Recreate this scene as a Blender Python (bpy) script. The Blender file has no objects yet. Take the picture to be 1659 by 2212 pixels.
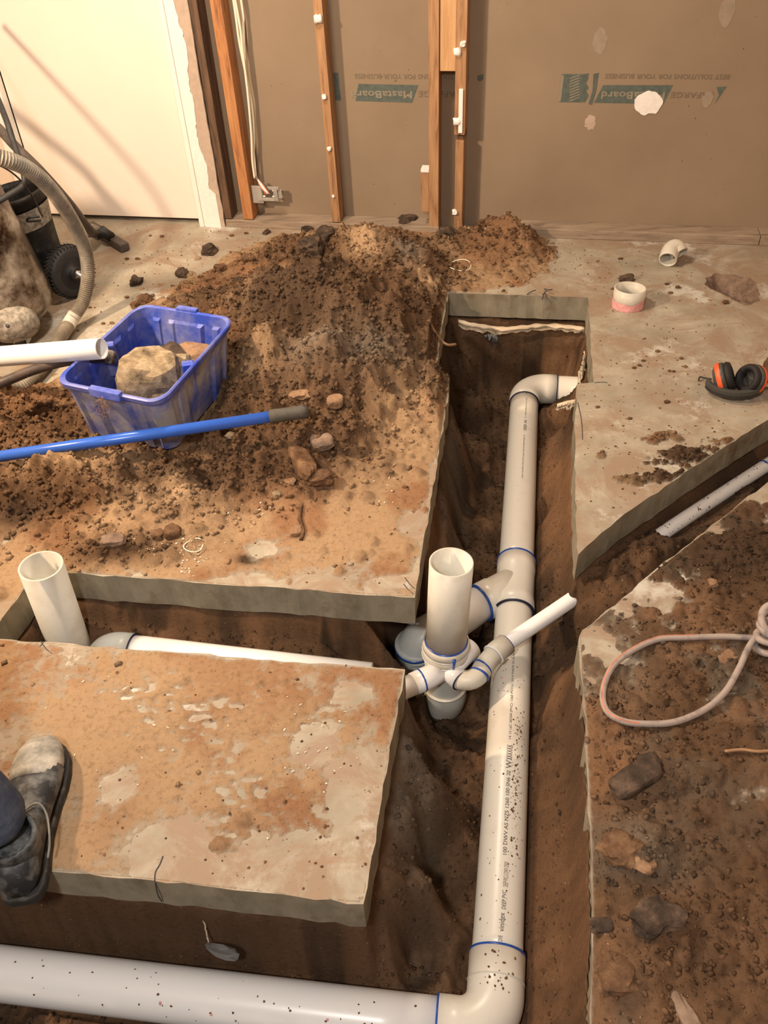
import bpy, bmesh, math, random
import numpy as np
from mathutils import Vector, Matrix, noise as mnoise
from mathutils.geometry import tessellate_polygon
random.seed(7); rng = np.random.default_rng(11)
sc = bpy.context.scene
COL = sc.collection
PI = math.pi

# ------------------------------------------------------------------ camera
IW, IH, FPX = 1659., 2212., 1830.
PITCH, ROLL, CAMH = math.radians(41.6), math.radians(3.0), 1.6
_U0 = Vector((0, math.sin(PITCH), math.cos(PITCH))); FWD = Vector((0, math.cos(PITCH), -math.sin(PITCH)))
CR = Vector((1, 0, 0))*math.cos(ROLL) - _U0*math.sin(ROLL)
CU = Vector((1, 0, 0))*math.sin(ROLL) + _U0*math.cos(ROLL)
CAMP = Vector((0, 0, CAMH))
cam_d = bpy.data.cameras.new('camera'); cam = bpy.data.objects.new('camera', cam_d); COL.objects.link(cam)
m = Matrix((CR, CU, -FWD)).transposed().to_4x4(); m.translation = CAMP; cam.matrix_world = m
cam_d.sensor_fit = 'HORIZONTAL'; cam_d.sensor_width = 36; cam_d.lens = 36*FPX/IW; cam_d.clip_start = .02
sc.camera = cam
# ------------------------------------------------------------------ world, lamps, exposure
w = bpy.data.worlds.new('world'); sc.world = w; w.use_nodes = True
w.node_tree.nodes['Background'].inputs[0].default_value = (1, .93, .85, 1)
w.node_tree.nodes['Background'].inputs[1].default_value = .12
def area(name, loc, target, size, power, col, sy=None):
    l = bpy.data.lights.new(name, 'AREA'); l.energy = power; l.color = col; l.size = size
    l.shape = 'RECTANGLE' if sy else 'DISK'
    if sy: l.size_y = sy
    o = bpy.data.objects.new(name, l); COL.objects.link(o); o.location = loc
    o.rotation_euler = (Vector(target)-Vector(loc)).to_track_quat('-Z', 'Y').to_euler(); return o
area('work_lamp', (-1.75, 1.75, 1.75), (-.3, 3.0, .3), .14, 52, (1, .74, .50))
area('ceiling_lamp', (-.5, 2.75, 2.38), (-.2, 2.2, 0), .28, 30, (1, .84, .66))
area('front_lamp', (-.45, -.35, 2.3), (-.1, 1.4, 0), .25, 33, (1, .94, .87))
sc.view_settings.view_transform = 'Standard'; sc.view_settings.look = 'None'
sc.view_settings.exposure = .55; sc.view_settings.gamma = 1; sc.view_settings.use_curve_mapping = False

# ------------------------------------------------------------------ pixel -> point on a real plane
def ray(x, y): return FWD + CR*((x-IW/2)/FPX) - CU*((y-IH/2)/FPX)
def G(x, y, z=0.):
    d = ray(x, y); return CAMP + d*((z-CAMH)/d.z)
WO = G(620, 495); WU = (G(1659, 532)-WO); WU.z = 0; WU.normalize(); WN = Vector((WU.y, -WU.x, 0))   # towards the camera
if WN.y > 0: WN = -WN
def WP(s, d, z): return WO + WU*s + WN*d + Vector((0, 0, z))
def WS(x, y, d=0.):
    r_ = ray(x, y); t = (WO + WN*d - CAMP).dot(WN)/r_.dot(WN); P = CAMP + r_*t
    return (P-WO).dot(WU), P.z
# ------------------------------------------------------------------ materials
def nodes(name, rough=.6, metal=0., spec=.5):
    mt = bpy.data.materials.new(name); mt.use_nodes = True; nt = mt.node_tree
    b = nt.nodes['Principled BSDF']; b.inputs['Roughness'].default_value = rough; b.inputs['Metallic'].default_value = metal
    b.inputs['Specular IOR Level'].default_value = spec
    return mt, nt, b
def nz(nt, scale, detail=6, rough=.6, coord='Object', stretch=None, dist=0):
    tc = nt.nodes.new('ShaderNodeTexCoord'); n = nt.nodes.new('ShaderNodeTexNoise')
    n.inputs['Scale'].default_value = scale; n.inputs['Detail'].default_value = detail; n.inputs['Roughness'].default_value = rough
    n.inputs['Distortion'].default_value = dist
    if stretch:
        mp = nt.nodes.new('ShaderNodeMapping'); mp.inputs['Scale'].default_value = stretch
        nt.links.new(tc.outputs[coord], mp.inputs[0]); nt.links.new(mp.outputs[0], n.inputs['Vector'])
    else: nt.links.new(tc.outputs[coord], n.inputs['Vector'])
    return n.outputs['Fac']
def ramp(nt, fac, stops):
    r_ = nt.nodes.new('ShaderNodeValToRGB'); nt.links.new(fac, r_.inputs[0]); e = r_.color_ramp.elements
    e[0].position = stops[0][0]; e[0].color = (*stops[0][1], 1); e[1].position = stops[-1][0]; e[1].color = (*stops[-1][1], 1)
    for p_, c_ in stops[1:-1]:
        k = e.new(p_); k.color = (*c_, 1)
    return r_.outputs[0]
def mix(nt, a, b, fac, mode='MIX'):
    n = nt.nodes.new('ShaderNodeMix'); n.data_type = 'RGBA'; n.blend_type = mode
    for v, i in ((fac, 0), (a, 6), (b, 7)):
        if hasattr(v, 'links') or hasattr(v, 'is_output'): nt.links.new(v, n.inputs[i])
        elif isinstance(v, tuple): n.inputs[i].default_value = (*v, 1)
        else: n.inputs[i].default_value = v
    return n.outputs[2]
def bump(nt, b, h, strength=.5, dist=.005):
    n = nt.nodes.new('ShaderNodeBump'); n.inputs['Strength'].default_value = strength; n.inputs['Distance'].default_value = dist
    nt.links.new(h, n.inputs['Height']); nt.links.new(n.outputs[0], b.inputs['Normal'])
def step(nt, f, lo, hi):
    n = nt.nodes.new('ShaderNodeMapRange'); n.inputs[1].default_value = lo; n.inputs[2].default_value = hi
    nt.links.new(f, n.inputs[0]); return n.outputs[0]
def plain(name, col, rough=.6, var=.12, scale=30, metal=0., bmp=0., spec=.5, dist=.002):
    mt, nt, b = nodes(name, rough, metal, spec)
    f = nz(nt, scale)
    d = tuple(max(0, c*(1-var)) for c in col); l = tuple(min(1, c*(1+var)) for c in col)
    nt.links.new(ramp(nt, f, [(.3, d), (.7, l)]), b.inputs['Base Color'])
    if bmp: bump(nt, b, nz(nt, scale*3), bmp, dist)
    return mt
def dusty(name, col, dust, lo, hi, rough=.6, scale=12, metal=0., bmp=.2, spec=.4, fine=None):
    mt, nt, b = nodes(name, rough, metal, spec)
    f = step(nt, nz(nt, scale, 9, .68), lo, hi)
    nt.links.new(mix(nt, col, dust, f), b.inputs['Base Color'])
    if metal: nt.links.new(step(nt, f, 1, 0), b.inputs['Metallic'])
    bump(nt, b, nz(nt, scale*6), bmp, .002)
    return mt
M = {}
M['pvc'] = dusty('pvc', (.72, .68, .60), (.60, .50, .38), .56, .86, .33, 9, bmp=.02, spec=.5)
M['pvc_white'] = dusty('pvc_white', (.80, .80, .80), (.62, .56, .50), .6, .9, .3, 9, bmp=.02)
M['pvc_old'] = dusty('pvc_old', (.62, .60, .53), (.50, .44, .35), .45, .75, .4, 9, bmp=.03)
M['pvc_grey'] = dusty('pvc_grey', (.50, .52, .50), (.42, .38, .31), .5, .8, .35, 9, bmp=.03)
M['primer_pink'] = plain('primer_pink', (.72, .35, .35), .5, .25, 60)
M['glue_blue'] = plain('glue_blue', (.02, .08, .38), .25, .2, 60)
M['glue_dark'] = plain('glue_dark', (.018, .02, .05), .4, .2, 60)
M['ink'] = plain('ink', (.05, .05, .055), .6)
M['ink_brown'] = plain('ink_brown', (.16, .12, .08), .7)
M['board_green'] = plain('board_green', (.085, .105, .092), .85, .22, 60)
M['smudge'] = plain('smudge', (.285, .225, .165), .8)
M['board_tan'] = plain('board_tan', (.235, .205, .155), .85)
M['door_paint'] = plain('door_paint', (.80, .72, .64), .42, .02, 5)
M['frame_paint'] = plain('frame_paint', (.82, .79, .74), .4, .03, 14)
M['plaster_white'] = plain('plaster_white', (.80, .77, .74), .85, .06, 60, bmp=.5)
M['torn_paper'] = plain('torn_paper', (.44, .34, .27), .9, .1, 40)
M['blue_tub'] = dusty('blue_tub', (.035, .075, .46), (.22, .24, .45), .40, .72, .42, 12, bmp=.06)
M['tub_dust'] = dusty('tub_dust', (.05, .09, .45), (.38, .37, .38), .36, .60, .5, 7, bmp=.1)
M['blue_pole'] = plain('blue_pole', (.03, .12, .56), .25, .06, 10)
M['rubber'] = plain('rubber', (.022, .022, .023), .6, .3, 60, bmp=.2)
M['rubber_grip'] = plain('rubber_grip', (.06, .055, .045), .7, .25, 60, bmp=.2)
M['hose_brown'] = dusty('hose_brown', (.05, .038, .035), (.16, .11, .08), .45, .8, .5, 10)
M['hose_grey'] = dusty('hose_grey', (.17, .15, .12), (.36, .31, .24), .42, .7, .5, 12)
M['hose_dark'] = dusty('hose_dark', (.07, .055, .05), (.2, .17, .13), .45, .8, .6, 14)
M['tank'] = dusty('tank', (.075, .05, .035), (.40, .35, .28), .47, .66, .3, 4, .5, .12)
M['dusty_black'] = dusty('dusty_black', (.012, .012, .013), (.10, .10, .095), .5, .8, .55, 16)
M['cast_grey'] = dusty('cast_grey', (.13, .115, .095), (.36, .32, .26), .40, .62, .7, 50)
M['steel'] = plain('steel', (.55, .55, .55), .3, .1, 20, 1.)
M['orange'] = plain('orange', (.80, .11, .03), .45, .1, 20)
M['ear_grey'] = plain('ear_grey', (.055, .055, .05), .45, .2, 30)
M['foam_black'] = plain('foam_black', (.010, .008, .009), .7, .2, 90)
M['cord'] = dusty('cord', (.36, .30, .27), (.14, .12, .13), .5, .72, .6, 25, bmp=.1)
M['cord_stripe'] = plain('cord_stripe', (.46, .18, .12), .7, .4, 30)
M['membrane'] = plain('membrane', (.55, .45, .33), .6, .25, 15, bmp=.5)
M['membrane_dark'] = plain('membrane_dark', (.12, .12, .12), .35, .3, 15, bmp=.4)
M['cable_white'] = plain('cable_white', (.78, .72, .58), .5, .05, 20)
M['clear_plastic'] = plain('clear_plastic', (.34, .31, .28), .35, .15, 20)
M['jeans'] = dusty('jeans', (.030, .045, .085), (.10, .12, .16), .4, .8, .9, 30, bmp=.4)
M['boot'] = dusty('boot', (.016, .018, .022), (.20, .21, .21), .46, .68, .6, 14, bmp=.3)
M['boot_toe'] = dusty('boot_toe', (.12, .12, .11), (.40, .37, .32), .30, .6, .7, 22, bmp=.3)
M['boot_sole'] = dusty('boot_sole', (.02, .02, .02), (.2, .19, .17), .5, .8, .7, 20)
M['lace'] = plain('lace', (.20, .19, .17), .8)
M['shirt'] = plain('shirt', (.05, .09, .16), .9)
M['skin'] = plain('skin', (.50, .28, .18), .5, .05)
M['hair'] = plain('hair', (.05, .03, .02), .8)
M['root'] = plain('root', (.22, .13, .10), .8)
M['twig'] = plain('twig', (.34, .20, .11), .8)
M['copper'] = plain('copper', (.55, .18, .12), .4)
M['swarf'] = plain('swarf', (.86, .80, .66), .4)
M['wall_paint'] = plain('wall_paint', (.72, .60, .50), .7, .03, 4)
M['ceiling_paint'] = plain('ceiling_paint', (.75, .70, .64), .8, .02, 4)
def wood(name, a, b_, dark, st=(6, 6, .55)):
    mt, nt, b = nodes(name, .7)
    g = nz(nt, 9, 7, .65, 'Object', st, .6)
    c1 = ramp(nt, g, [(.3, dark), (.48, a), (.7, b_)])
    nt.links.new(c1, b.inputs['Base Color']); bump(nt, b, g, .3, .002); return mt
M['wood_pale'] = wood('wood_pale', (.52, .30, .14), (.60, .38, .20), (.42, .22, .09))
M['wood_orange'] = wood('wood_orange', (.40, .17, .06), (.48, .24, .10), (.17, .06, .025))
M['wood_mid'] = wood('wood_mid', (.34, .18, .085), (.44, .26, .13), (.13, .065, .035))
M['wood_dark'] = wood('wood_dark', (.10, .055, .03), (.16, .09, .05), (.03, .018, .012))
M['wood_grey'] = wood('wood_grey', (.30, .20, .13), (.38, .28, .19), (.16, .10, .065))
M['wood_plate'] = wood('wood_plate', (.27, .205, .15), (.36, .28, .205), (.15, .11, .08), (.6, 3, 6))
def board_mat():
    mt, nt, b = nodes('brown_board', .85, spec=.2)
    c = ramp(nt, nz(nt, 2.2, 8, .6), [(.3, (.235, .175, .120)), (.7, (.285, .215, .150))])
    s = step(nt, nz(nt, 70, 3, .5), .70, .76); g = step(nt, nz(nt, 1.7, 3), .52, .62)
    f = nt.nodes.new('ShaderNodeMath'); f.operation = 'MULTIPLY'; nt.links.new(s, f.inputs[0]); nt.links.new(g, f.inputs[1])
    nt.links.new(mix(nt, c, (.07, .05, .035), f.outputs[0]), b.inputs['Base Color']); return mt
M['board'] = board_mat()
def concrete():
    mt, nt, b = nodes('concrete', .8, spec=.3)
    base = ramp(nt, nz(nt, 5, 9, .65), [(.3, (.24, .215, .165)), (.5, (.34, .30, .235)), (.72, (.45, .41, .335))])
    stain = step(nt, nz(nt, 4.2, 12, .74, dist=.8), .45, .57)
    top = mix(nt, base, (.285, .21, .15), stain); pat = step(nt, nz(nt, 2.1, 9, .7), .56, .62); top = mix(nt, top, (.50, .48, .43), pat)
    streak = step(nt, nz(nt, 8, 7, .7, 'Object', (.6, 5, 1)), .55, .75)
    top = mix(nt, top, (.30, .20, .13), streak)
    speck = step(nt, nz(nt, 55, 4, .6), .66, .72)
    top = mix(nt, top, (.10, .06, .035), speck)
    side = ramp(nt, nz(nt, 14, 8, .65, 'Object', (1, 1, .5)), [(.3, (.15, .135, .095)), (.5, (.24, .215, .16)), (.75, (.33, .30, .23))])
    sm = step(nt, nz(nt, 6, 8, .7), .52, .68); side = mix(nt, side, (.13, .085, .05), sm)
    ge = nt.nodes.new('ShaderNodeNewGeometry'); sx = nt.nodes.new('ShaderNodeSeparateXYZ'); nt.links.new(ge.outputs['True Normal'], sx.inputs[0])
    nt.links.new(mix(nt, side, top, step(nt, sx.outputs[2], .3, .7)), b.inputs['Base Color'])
    bump(nt, b, nz(nt, 40, 8, .7), .35, .003); return mt
M['concrete'] = concrete()
def soil(name, fine=.5):
    mt, nt, b = nodes(name, .92, spec=.15)
    at = nt.nodes.new('ShaderNodeAttribute'); at.attribute_name = 'Col'
    n1 = ramp(nt, nz(nt, 90, 6, .7), [(.28, (.62, .60, .58)), (.5, (1, 1, 1)), (.75, (1.0, 1.0, 1.0))])
    c = mix(nt, at.outputs['Color'], n1, 1., 'MULTIPLY')
    sp = step(nt, nz(nt, 140, 2, .5), .74, .78)
    c = mix(nt, c, (.45, .36, .26), sp)
    nt.links.new(c, b.inputs['Base Color'])
    h = nz(nt, 160, 6, .75); bump(nt, b, h, fine, .006); return mt
M['soil'] = soil('soil', .75)
M['sand'] = soil('sand', .35)
def rockmat(name, a, b_, c_):
    mt, nt, b = nodes(name, .85, spec=.25)
    nt.links.new(ramp(nt, nz(nt, 22, 9, .7), [(.3, a), (.5, b_), (.72, c_)]), b.inputs['Base Color']); bump(nt, b, nz(nt, 60, 6), .6, .004); return mt
M['rock_pale'] = rockmat('rock_pale', (.06, .045, .03), (.24, .18, .11), (.42, .35, .25))
M['rock_dark'] = rockmat('rock_dark', (.022, .016, .012), (.055, .038, .027), (.15, .10, .07))
M['rock_soil'] = rockmat('rock_soil', (.05, .028, .015), (.12, .065, .035), (.25, .15, .08))
M['rock_sand'] = rockmat('rock_sand', (.14, .08, .045), (.24, .145, .085), (.33, .21, .125))
M['rock_grey'] = rockmat('rock_grey', (.09, .06, .045), (.19, .13, .095), (.30, .22, .16))

# ------------------------------------------------------------------ mesh builder
class MB:
    def __init__(s): s.v = []; s.f = []; s.sm = []
    def add(s, vs, fs, smooth=True):
        n = len(s.v); s.v += [tuple(v) for v in vs]; s.f += [tuple(i+n for i in f) for f in fs]; s.sm += [smooth]*len(fs); return s
    def box(s, o, a, b, c):            # corner and three edge vectors
        o, a, b, c = map(Vector, (o, a, b, c)); P = [o, o+a, o+a+b, o+b, o+c, o+a+c, o+a+b+c, o+b+c]
        F_ = [(0, 3, 2, 1), (4, 5, 6, 7), (0, 1, 5, 4), (1, 2, 6, 5), (2, 3, 7, 6), (3, 0, 4, 7)]
        if a.cross(b).dot(c) < 0: F_ = [f[::-1] for f in F_]
        return s.add(P, F_, False)
    def tube(s, pts, rad, seg=24, inner=None, cap=True, closed=False, smooth=True):
        pts = [Vector(p) for p in pts]; n = len(pts)
        rf = rad if callable(rad) else (lambda i: rad[i]) if isinstance(rad, (list, tuple)) else (lambda i: rad)
        T = []
        for i in range(n):
            a = pts[(i-1) % n] if (i or closed) else pts[0]; b = pts[(i+1) % n] if (i < n-1 or closed) else pts[-1]
            T.append((b-a).normalized())
        N = T[0].orthogonal().normalized(); vs = []; rings = []
        for i in range(n):
            N = (N - T[i]*N.dot(T[i])); N.normalize(); B = T[i].cross(N)
            for k in range(seg):
                t = 2*PI*k/seg; vs.append(pts[i] + (N*math.cos(t)+B*math.sin(t))*rf(i))
            rings.append((N.copy(), B.copy()))
        fs = []
        for i in range(n if closed else n-1):
            for k in range(seg):
                a = i*seg+k; b = i*seg+(k+1) % seg; j = (i+1) % n
                fs.append((a, b, j*seg+(k+1) % seg, j*seg+k))
        if inner:
            o = len(vs)
            for i in range(n):
                N_, B_ = rings[i]
                for k in range(seg):
                    t = 2*PI*k/seg; vs.append(pts[i] + (N_*math.cos(t)+B_*math.sin(t))*(rf(i)-inner))
            for i in range(n-1):
                for k in range(seg):
                    a = o+i*seg+k; b = o+i*seg+(k+1) % seg
                    fs.append((b, a, a+seg, b+seg))
            for k in range(seg):
                k2 = (k+1) % seg
                fs.append((k2, k, o+k, o+k2)); e = (n-1)*seg; fs.append((e+k, e+k2, o+e+k2, o+e+k))
        elif cap and not closed:
            fs.append(tuple(range(seg))[::-1]); fs.append(tuple(range((n-1)*seg, n*seg)))
        return s.add(vs, fs, smooth)
    def lathe(s, base, axis, prof, seg=32, closed=True):   # prof: (r, h)
        A = Vector(axis).normalized(); N = A.orthogonal().normalized(); B = A.cross(N); vs = []; base = Vector(base)
        for r_, h in prof:
            for k in range(seg):
                t = 2*PI*k/seg; vs.append(base + A*h + (N*math.cos(t)+B*math.sin(t))*r_)
        fs = [(i*seg+k, i*seg+(k+1) % seg, (i+1)*seg+(k+1) % seg, (i+1)*seg+k) for i in range(len(prof)-1) for k in range(seg)]
        if closed: fs.append(tuple(range(seg))[::-1]); fs.append(tuple(range((len(prof)-1)*seg, len(prof)*seg)))
        return s.add(vs, fs)
    def rock(s, c, r_, seed=0, sub=2, sq=(1, 1, .7), jag=.35, rot=0, smooth=False):
        bm = bmesh.new(); bmesh.ops.create_icosphere(bm, subdivisions=sub, radius=1.); vs = []
        cr, sr = math.cos(rot), math.sin(rot)
        for v in bm.verts:
            p = v.co.copy(); q = p*1.1 + Vector((seed*3.1, seed*1.7, seed*.9))
            k = 1 + jag*mnoise.noise(q) + jag*.5*mnoise.noise(q*2.7)
            if not smooth: p = Vector([max(-.78, min(.78, t)) for t in p])*1.15
            p = p*k; p = Vector((p.x*sq[0], p.y*sq[1], p.z*sq[2]))*r_
            vs.append(Vector(c) + Vector((p.x*cr-p.y*sr, p.x*sr+p.y*cr, p.z)))
        fs = [tuple(v.index for v in f.verts) for f in bm.faces]; bm.free(); return s.add(vs, fs, smooth)
    def build(s, name, mat, parent=None, bevel=0):
        me = bpy.data.meshes.new(name); me.from_pydata(s.v, [], s.f); me.polygons.foreach_set('use_smooth', s.sm); me.update()
        me.materials.append(M[mat]); o = bpy.data.objects.new(name, me); COL.objects.link(o)
        if parent: o.parent = parent; o.matrix_parent_inverse = parent.matrix_world.inverted()
        if bevel:
            b = o.modifiers.new('bevel', 'BEVEL'); b.width = bevel; b.segments = 2; b.limit_method = 'ANGLE'
        return o
def tag(o, label=None, cat=None, group=None, kind=None):
    if label: o['label'] = label
    if cat: o['category'] = cat
    if group: o['group'] = group
    if kind: o['kind'] = kind
    return o
def thing(name, loc, label, cat, group=None):
    o = bpy.data.objects.new(name, None); o.location = loc; COL.objects.link(o); o.empty_display_size = .05
    o.matrix_world = Matrix.Translation(Vector(loc)); return tag(o, label, cat, group)
def catmull(P, n=8):
    P = [Vector(p) for p in P]; Q = [P[0]*2-P[1]] + P + [P[-1]*2-P[-2]]; out = []
    for i in range(1, len(Q)-2):
        a, b, c, d = Q[i-1:i+3]
        for k in range(n):
            t = k/n; out.append(.5*((2*b)+(c-a)*t+(2*a-5*b+4*c-d)*t*t+(3*b-a-3*c+d)*t**3))
    return out + [P[-1]]
def elbow_path(a, c, b, R, n=10):      # a -> corner c -> b, rounded by R
    a, b, c = Vector(a), Vector(b), Vector(c); u = (a-c).normalized(); v = (b-c).normalized()
    ang = u.angle(v); t = R/math.tan(ang/2); p1, p2 = c+u*t, c+v*t; o = c + (u+v).normalized()*(R/math.sin(ang/2))
    out = []
    for k in range(n+1):
        q = (p1-o).lerp(p2-o, k/n) if ang > 3.1 else None
        r1, r2 = (p1-o), (p2-o); th = r1.angle(r2)
        out.append(o + (r1*math.sin(th*(1-k/n)) + r2*math.sin(th*k/n))/math.sin(th))
    return out

# ------------------------------------------------------------------ floor slabs with the trench cut out
def chip(P, amp=.0035, stepl=.03):
    out = []
    for i in range(len(P)):
        a, b = P[i], P[(i+1) % len(P)]; L = math.hypot(b[0]-a[0], b[1]-a[1]); n = max(1, int(L/stepl)) if L < 1.9 else 1
        nx, ny = (b[1]-a[1])/L, -(b[0]-a[0])/L
        for k in range(n):
            t = k/n; j = random.uniform(-amp, amp) if (k and n > 1) else 0
            out.append((a[0]+(b[0]-a[0])*t+nx*j, a[1]+(b[1]-a[1])*t+ny*j))
    return out
def g2(x, y, z=0): p = G(x, y, z); return (p.x, p.y)
XL, XR, YF = -2.5, 2.2, -1.3
def wall_y(x, d): P = WP(0, d, 0); return P.y + (x-P.x)*WU.y/WU.x
E_C = [g2(*q) for q in [(1659, 907), (1543, 980), (1454, 1040), (1385, 1086), (1300, 1150), (1249, 1198), (1243, 1050), (1241, 930), (1247, 829), (1283, 826),
                        (1276, 740), (1270, 643), (1120, 637), (969, 632), (954, 708), (941, 803), (971, 815), (969, 846), (948, 978), (926, 1113), (906, 1237), (896, 1291),
                        (542, 1267), (320, 1250), (80, 1234), (-25, 1380), (0, 1380), (400, 1410), (640, 1430), (875, 1446), (840, 1640), (803, 1850), (785, 1953),
                        (543, 1926), (325, 1901), (125, 1884), (0, 1871)]]
P1 = [(XL, wall_y(XL, -.2)), (XR, wall_y(XR, -.2)), (XR, 2.9)] + E_C + [(XL, 1.096)]
P3 = [g2(*q) for q in [(1659, 1041), (1602, 1083), (1523, 1148), (1475, 1184), (1416, 1230), (1344, 1292), (1258, 1361), (1251, 1375), (1255, 1464), (1265, 1584),
                       (1266, 1637), (1275, 1820), (1277, 2003), (1273, 2186)]] + [(.27, .33), (XL, .78), (XL, YF), (XR, YF), (XR, 2.71)]
def slab(name, P, t=.1, holes=()):
    P = chip(P); loops = [[Vector((x, y, 0)) for x, y in P]] + [[Vector((x, y, 0)) for x, y in h] for h in holes]
    flat = [p for l in loops for p in l]; tris = tessellate_polygon(loops); mb = MB()
    vs = []; nf = len(flat)
    for p in flat: vs.append((p.x, p.y, 0))
    for p in flat: vs.append((p.x, p.y, -t))
    fs = []
    for a, b, c in tris:
        n = (flat[b]-flat[a]).cross(flat[c]-flat[a]).z
        if n < 0: b, c = c, b
        fs.append((a, b, c)); fs.append((c+nf, b+nf, a+nf))
    o = 0
    for l in loops:
        k = len(l)
        for i in range(k): j = (i+1) % k; fs.append((o+i, o+j, nf+o+j, nf+o+i))
        o += k
    mb.add(vs, fs, False); ob = mb.build(name, 'concrete')
    bm = bmesh.new(); bm.from_mesh(ob.data); bmesh.ops.recalc_face_normals(bm, faces=bm.faces); bm.to_mesh(ob.data); bm.free()
    return tag(ob, kind='structure')
# crater chipped in the floor by the right
CRATER = [g2(*q) for q in [(1524, 600), (1545, 591), (1590, 595), (1625, 606), (1640, 630), (1634, 652), (1612, 657), (1590, 650), (1570, 640), (1545, 628), (1527, 618)]]
_cc = (sum(p[0] for p in CRATER)/len(CRATER), sum(p[1] for p in CRATER)/len(CRATER)); _cr = catmull([Vector((p[0], p[1], 0)) for p in CRATER+CRATER[:1]], 4)[:-1]
CRATER = [(_cc[0]+(p.x-_cc[0])*(1+.16*mnoise.noise(p*28)+.08*mnoise.noise(p*70)), _cc[1]+(p.y-_cc[1])*(1+.16*mnoise.noise(p*28)+.08*mnoise.noise(p*70))) for p in _cr]
floor1 = slab('floor', P1, holes=[CRATER]); floor2 = slab('floor', P3)

# ------------------------------------------------------------------ numpy noise and distances
_tab = rng.random((256, 256))
def vn(x, y, s=0):
    x = x+s*17.37; y = y+s*9.71; xi = np.floor(x).astype(int); yi = np.floor(y).astype(int); fx = x-xi; fy = y-yi
    fx = fx*fx*(3-2*fx); fy = fy*fy*(3-2*fy); g = lambda a, b: _tab[a & 255, b & 255]
    return (g(xi, yi)*(1-fx)+g(xi+1, yi)*fx)*(1-fy) + (g(xi, yi+1)*(1-fx)+g(xi+1, yi+1)*fx)*fy
def fbm(x, y, f, o=5, s=0, g=.5):
    r_ = 0; a = 1; t = 0
    for i in range(o):
        r_ = r_ + a*vn(x*f*2**i*1.03**i, y*f*2**i, s+i*3); t += a; a *= g
    return r_/t
def sdf(X, Y, P):                       # negative inside
    d = np.full(X.shape, 1e9); ins = np.zeros(X.shape, bool); n = len(P)
    for i in range(n):
        ax, ay = P[i]; bx, by = P[(i+1) % n]; ex, ey = bx-ax, by-ay
        t = np.clip(((X-ax)*ex+(Y-ay)*ey)/(ex*ex+ey*ey+1e-12), 0, 1)
        d = np.minimum(d, (X-ax-ex*t)**2+(Y-ay-ey*t)**2)
        if ay != by: ins ^= ((ay > Y) != (by > Y)) & (X < (bx-ax)*(Y-ay)/(by-ay)+ax)
    d = np.sqrt(d); return np.where(ins, -d, d)
def sstep(a, b, x): t = np.clip((x-a)/(b-a), 0, 1); return t*t*(3-2*t)
def splat(H, X, Y, x0, y0, st, n, rmin, rmax, wmask, power=2.5, hk=.8, seed=1):
    """raise rounded clods on the height grid"""
    r_ = np.random.default_rng(seed); add = np.zeros_like(H); ny, nx = H.shape
    wx = (fbm(X, Y, 60, 3, 40)-.5)*.014; wy = (fbm(X, Y, 60, 3, 50)-.5)*.014
    xs = r_.uniform(0, nx, n).astype(int); ys = r_.uniform(0, ny, n).astype(int); rr = rmin+(rmax-rmin)*r_.random(n)**power; an = r_.uniform(0, PI, n); el = r_.uniform(.65, 1, n)
    pm = r_.random(n)
    for i in range(n):
        mk = wmask[ys[i], xs[i]]
        if mk <= 0 or pm[i] > mk: continue
        R = rr[i]; k = int(R/st*1.4)+2; a, b = max(0, ys[i]-k), min(ny, ys[i]+k+1); c, d = max(0, xs[i]-k), min(nx, xs[i]+k+1)
        dx = X[a:b, c:d]+wx[a:b, c:d]-(x0+xs[i]*st); dy = Y[a:b, c:d]+wy[a:b, c:d]-(y0+ys[i]*st)
        ca, sa = math.cos(an[i]), math.sin(an[i]); u = dx*ca+dy*sa; v = (-dx*sa+dy*ca)/el[i]
        q = np.clip(1-(u*u+v*v)/(R*R), 0, 1)**.6*R*hk
        add[a:b, c:d] = np.maximum(add[a:b, c:d], q)
    return add
def grid(x0, x1, y0, y1, st):
    xs = np.arange(x0, x1, st); ys = np.arange(y0, y1, st); return np.meshgrid(xs, ys)
def snap(X, Y, Z, SD, st, e=.003):
    gy, gx = np.gradient(SD, st); m_ = (SD > -e) & (SD < st*1.6); k = np.where(m_, SD+e, 0)
    return X-gx*k, Y-gy*k, np.where(m_, np.maximum(.0008, np.minimum(Z, .001)), Z), SD < st*1.45
def grid_mesh(name, X, Y, Z, keep, colr, mat):
    ny, nx = X.shape; fk = keep[:-1, :-1] & keep[1:, :-1] & keep[:-1, 1:] & keep[1:, 1:]
    idx = np.arange(ny*nx).reshape(ny, nx)
    q = np.stack([idx[:-1, :-1][fk], idx[:-1, 1:][fk], idx[1:, 1:][fk], idx[1:, :-1][fk]], 1)
    used = np.unique(q); rm = np.full(ny*nx, -1); rm[used] = np.arange(len(used)); q = rm[q]
    co = np.stack([X.ravel()[used], Y.ravel()[used], Z.ravel()[used]], 1)
    me = bpy.data.meshes.new(name); me.vertices.add(len(co)); me.vertices.foreach_set('co', co.ravel())
    me.loops.add(q.size); me.loops.foreach_set('vertex_index', q.ravel()); me.polygons.add(len(q))
    me.polygons.foreach_set('loop_start', np.arange(0, q.size, 4)); me.polygons.foreach_set('loop_total', np.full(len(q), 4))
    me.update(calc_edges=True); me.polygons.foreach_set('use_smooth', np.ones(len(q), bool))
    ca = me.color_attributes.new('Col', 'FLOAT_COLOR', 'POINT'); c = np.ones((len(co), 4)); c[:, :3] = colr.reshape(-1, 3)[used]; ca.data.foreach_set('color', c.ravel())
    me.materials.append(M[mat]); o = bpy.data.objects.new(name, me); COL.objects.link(o); print(name, len(q)); return o
def lerp3(a, b, t): return a*(1-t[..., None]) + b*t[..., None]
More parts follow.
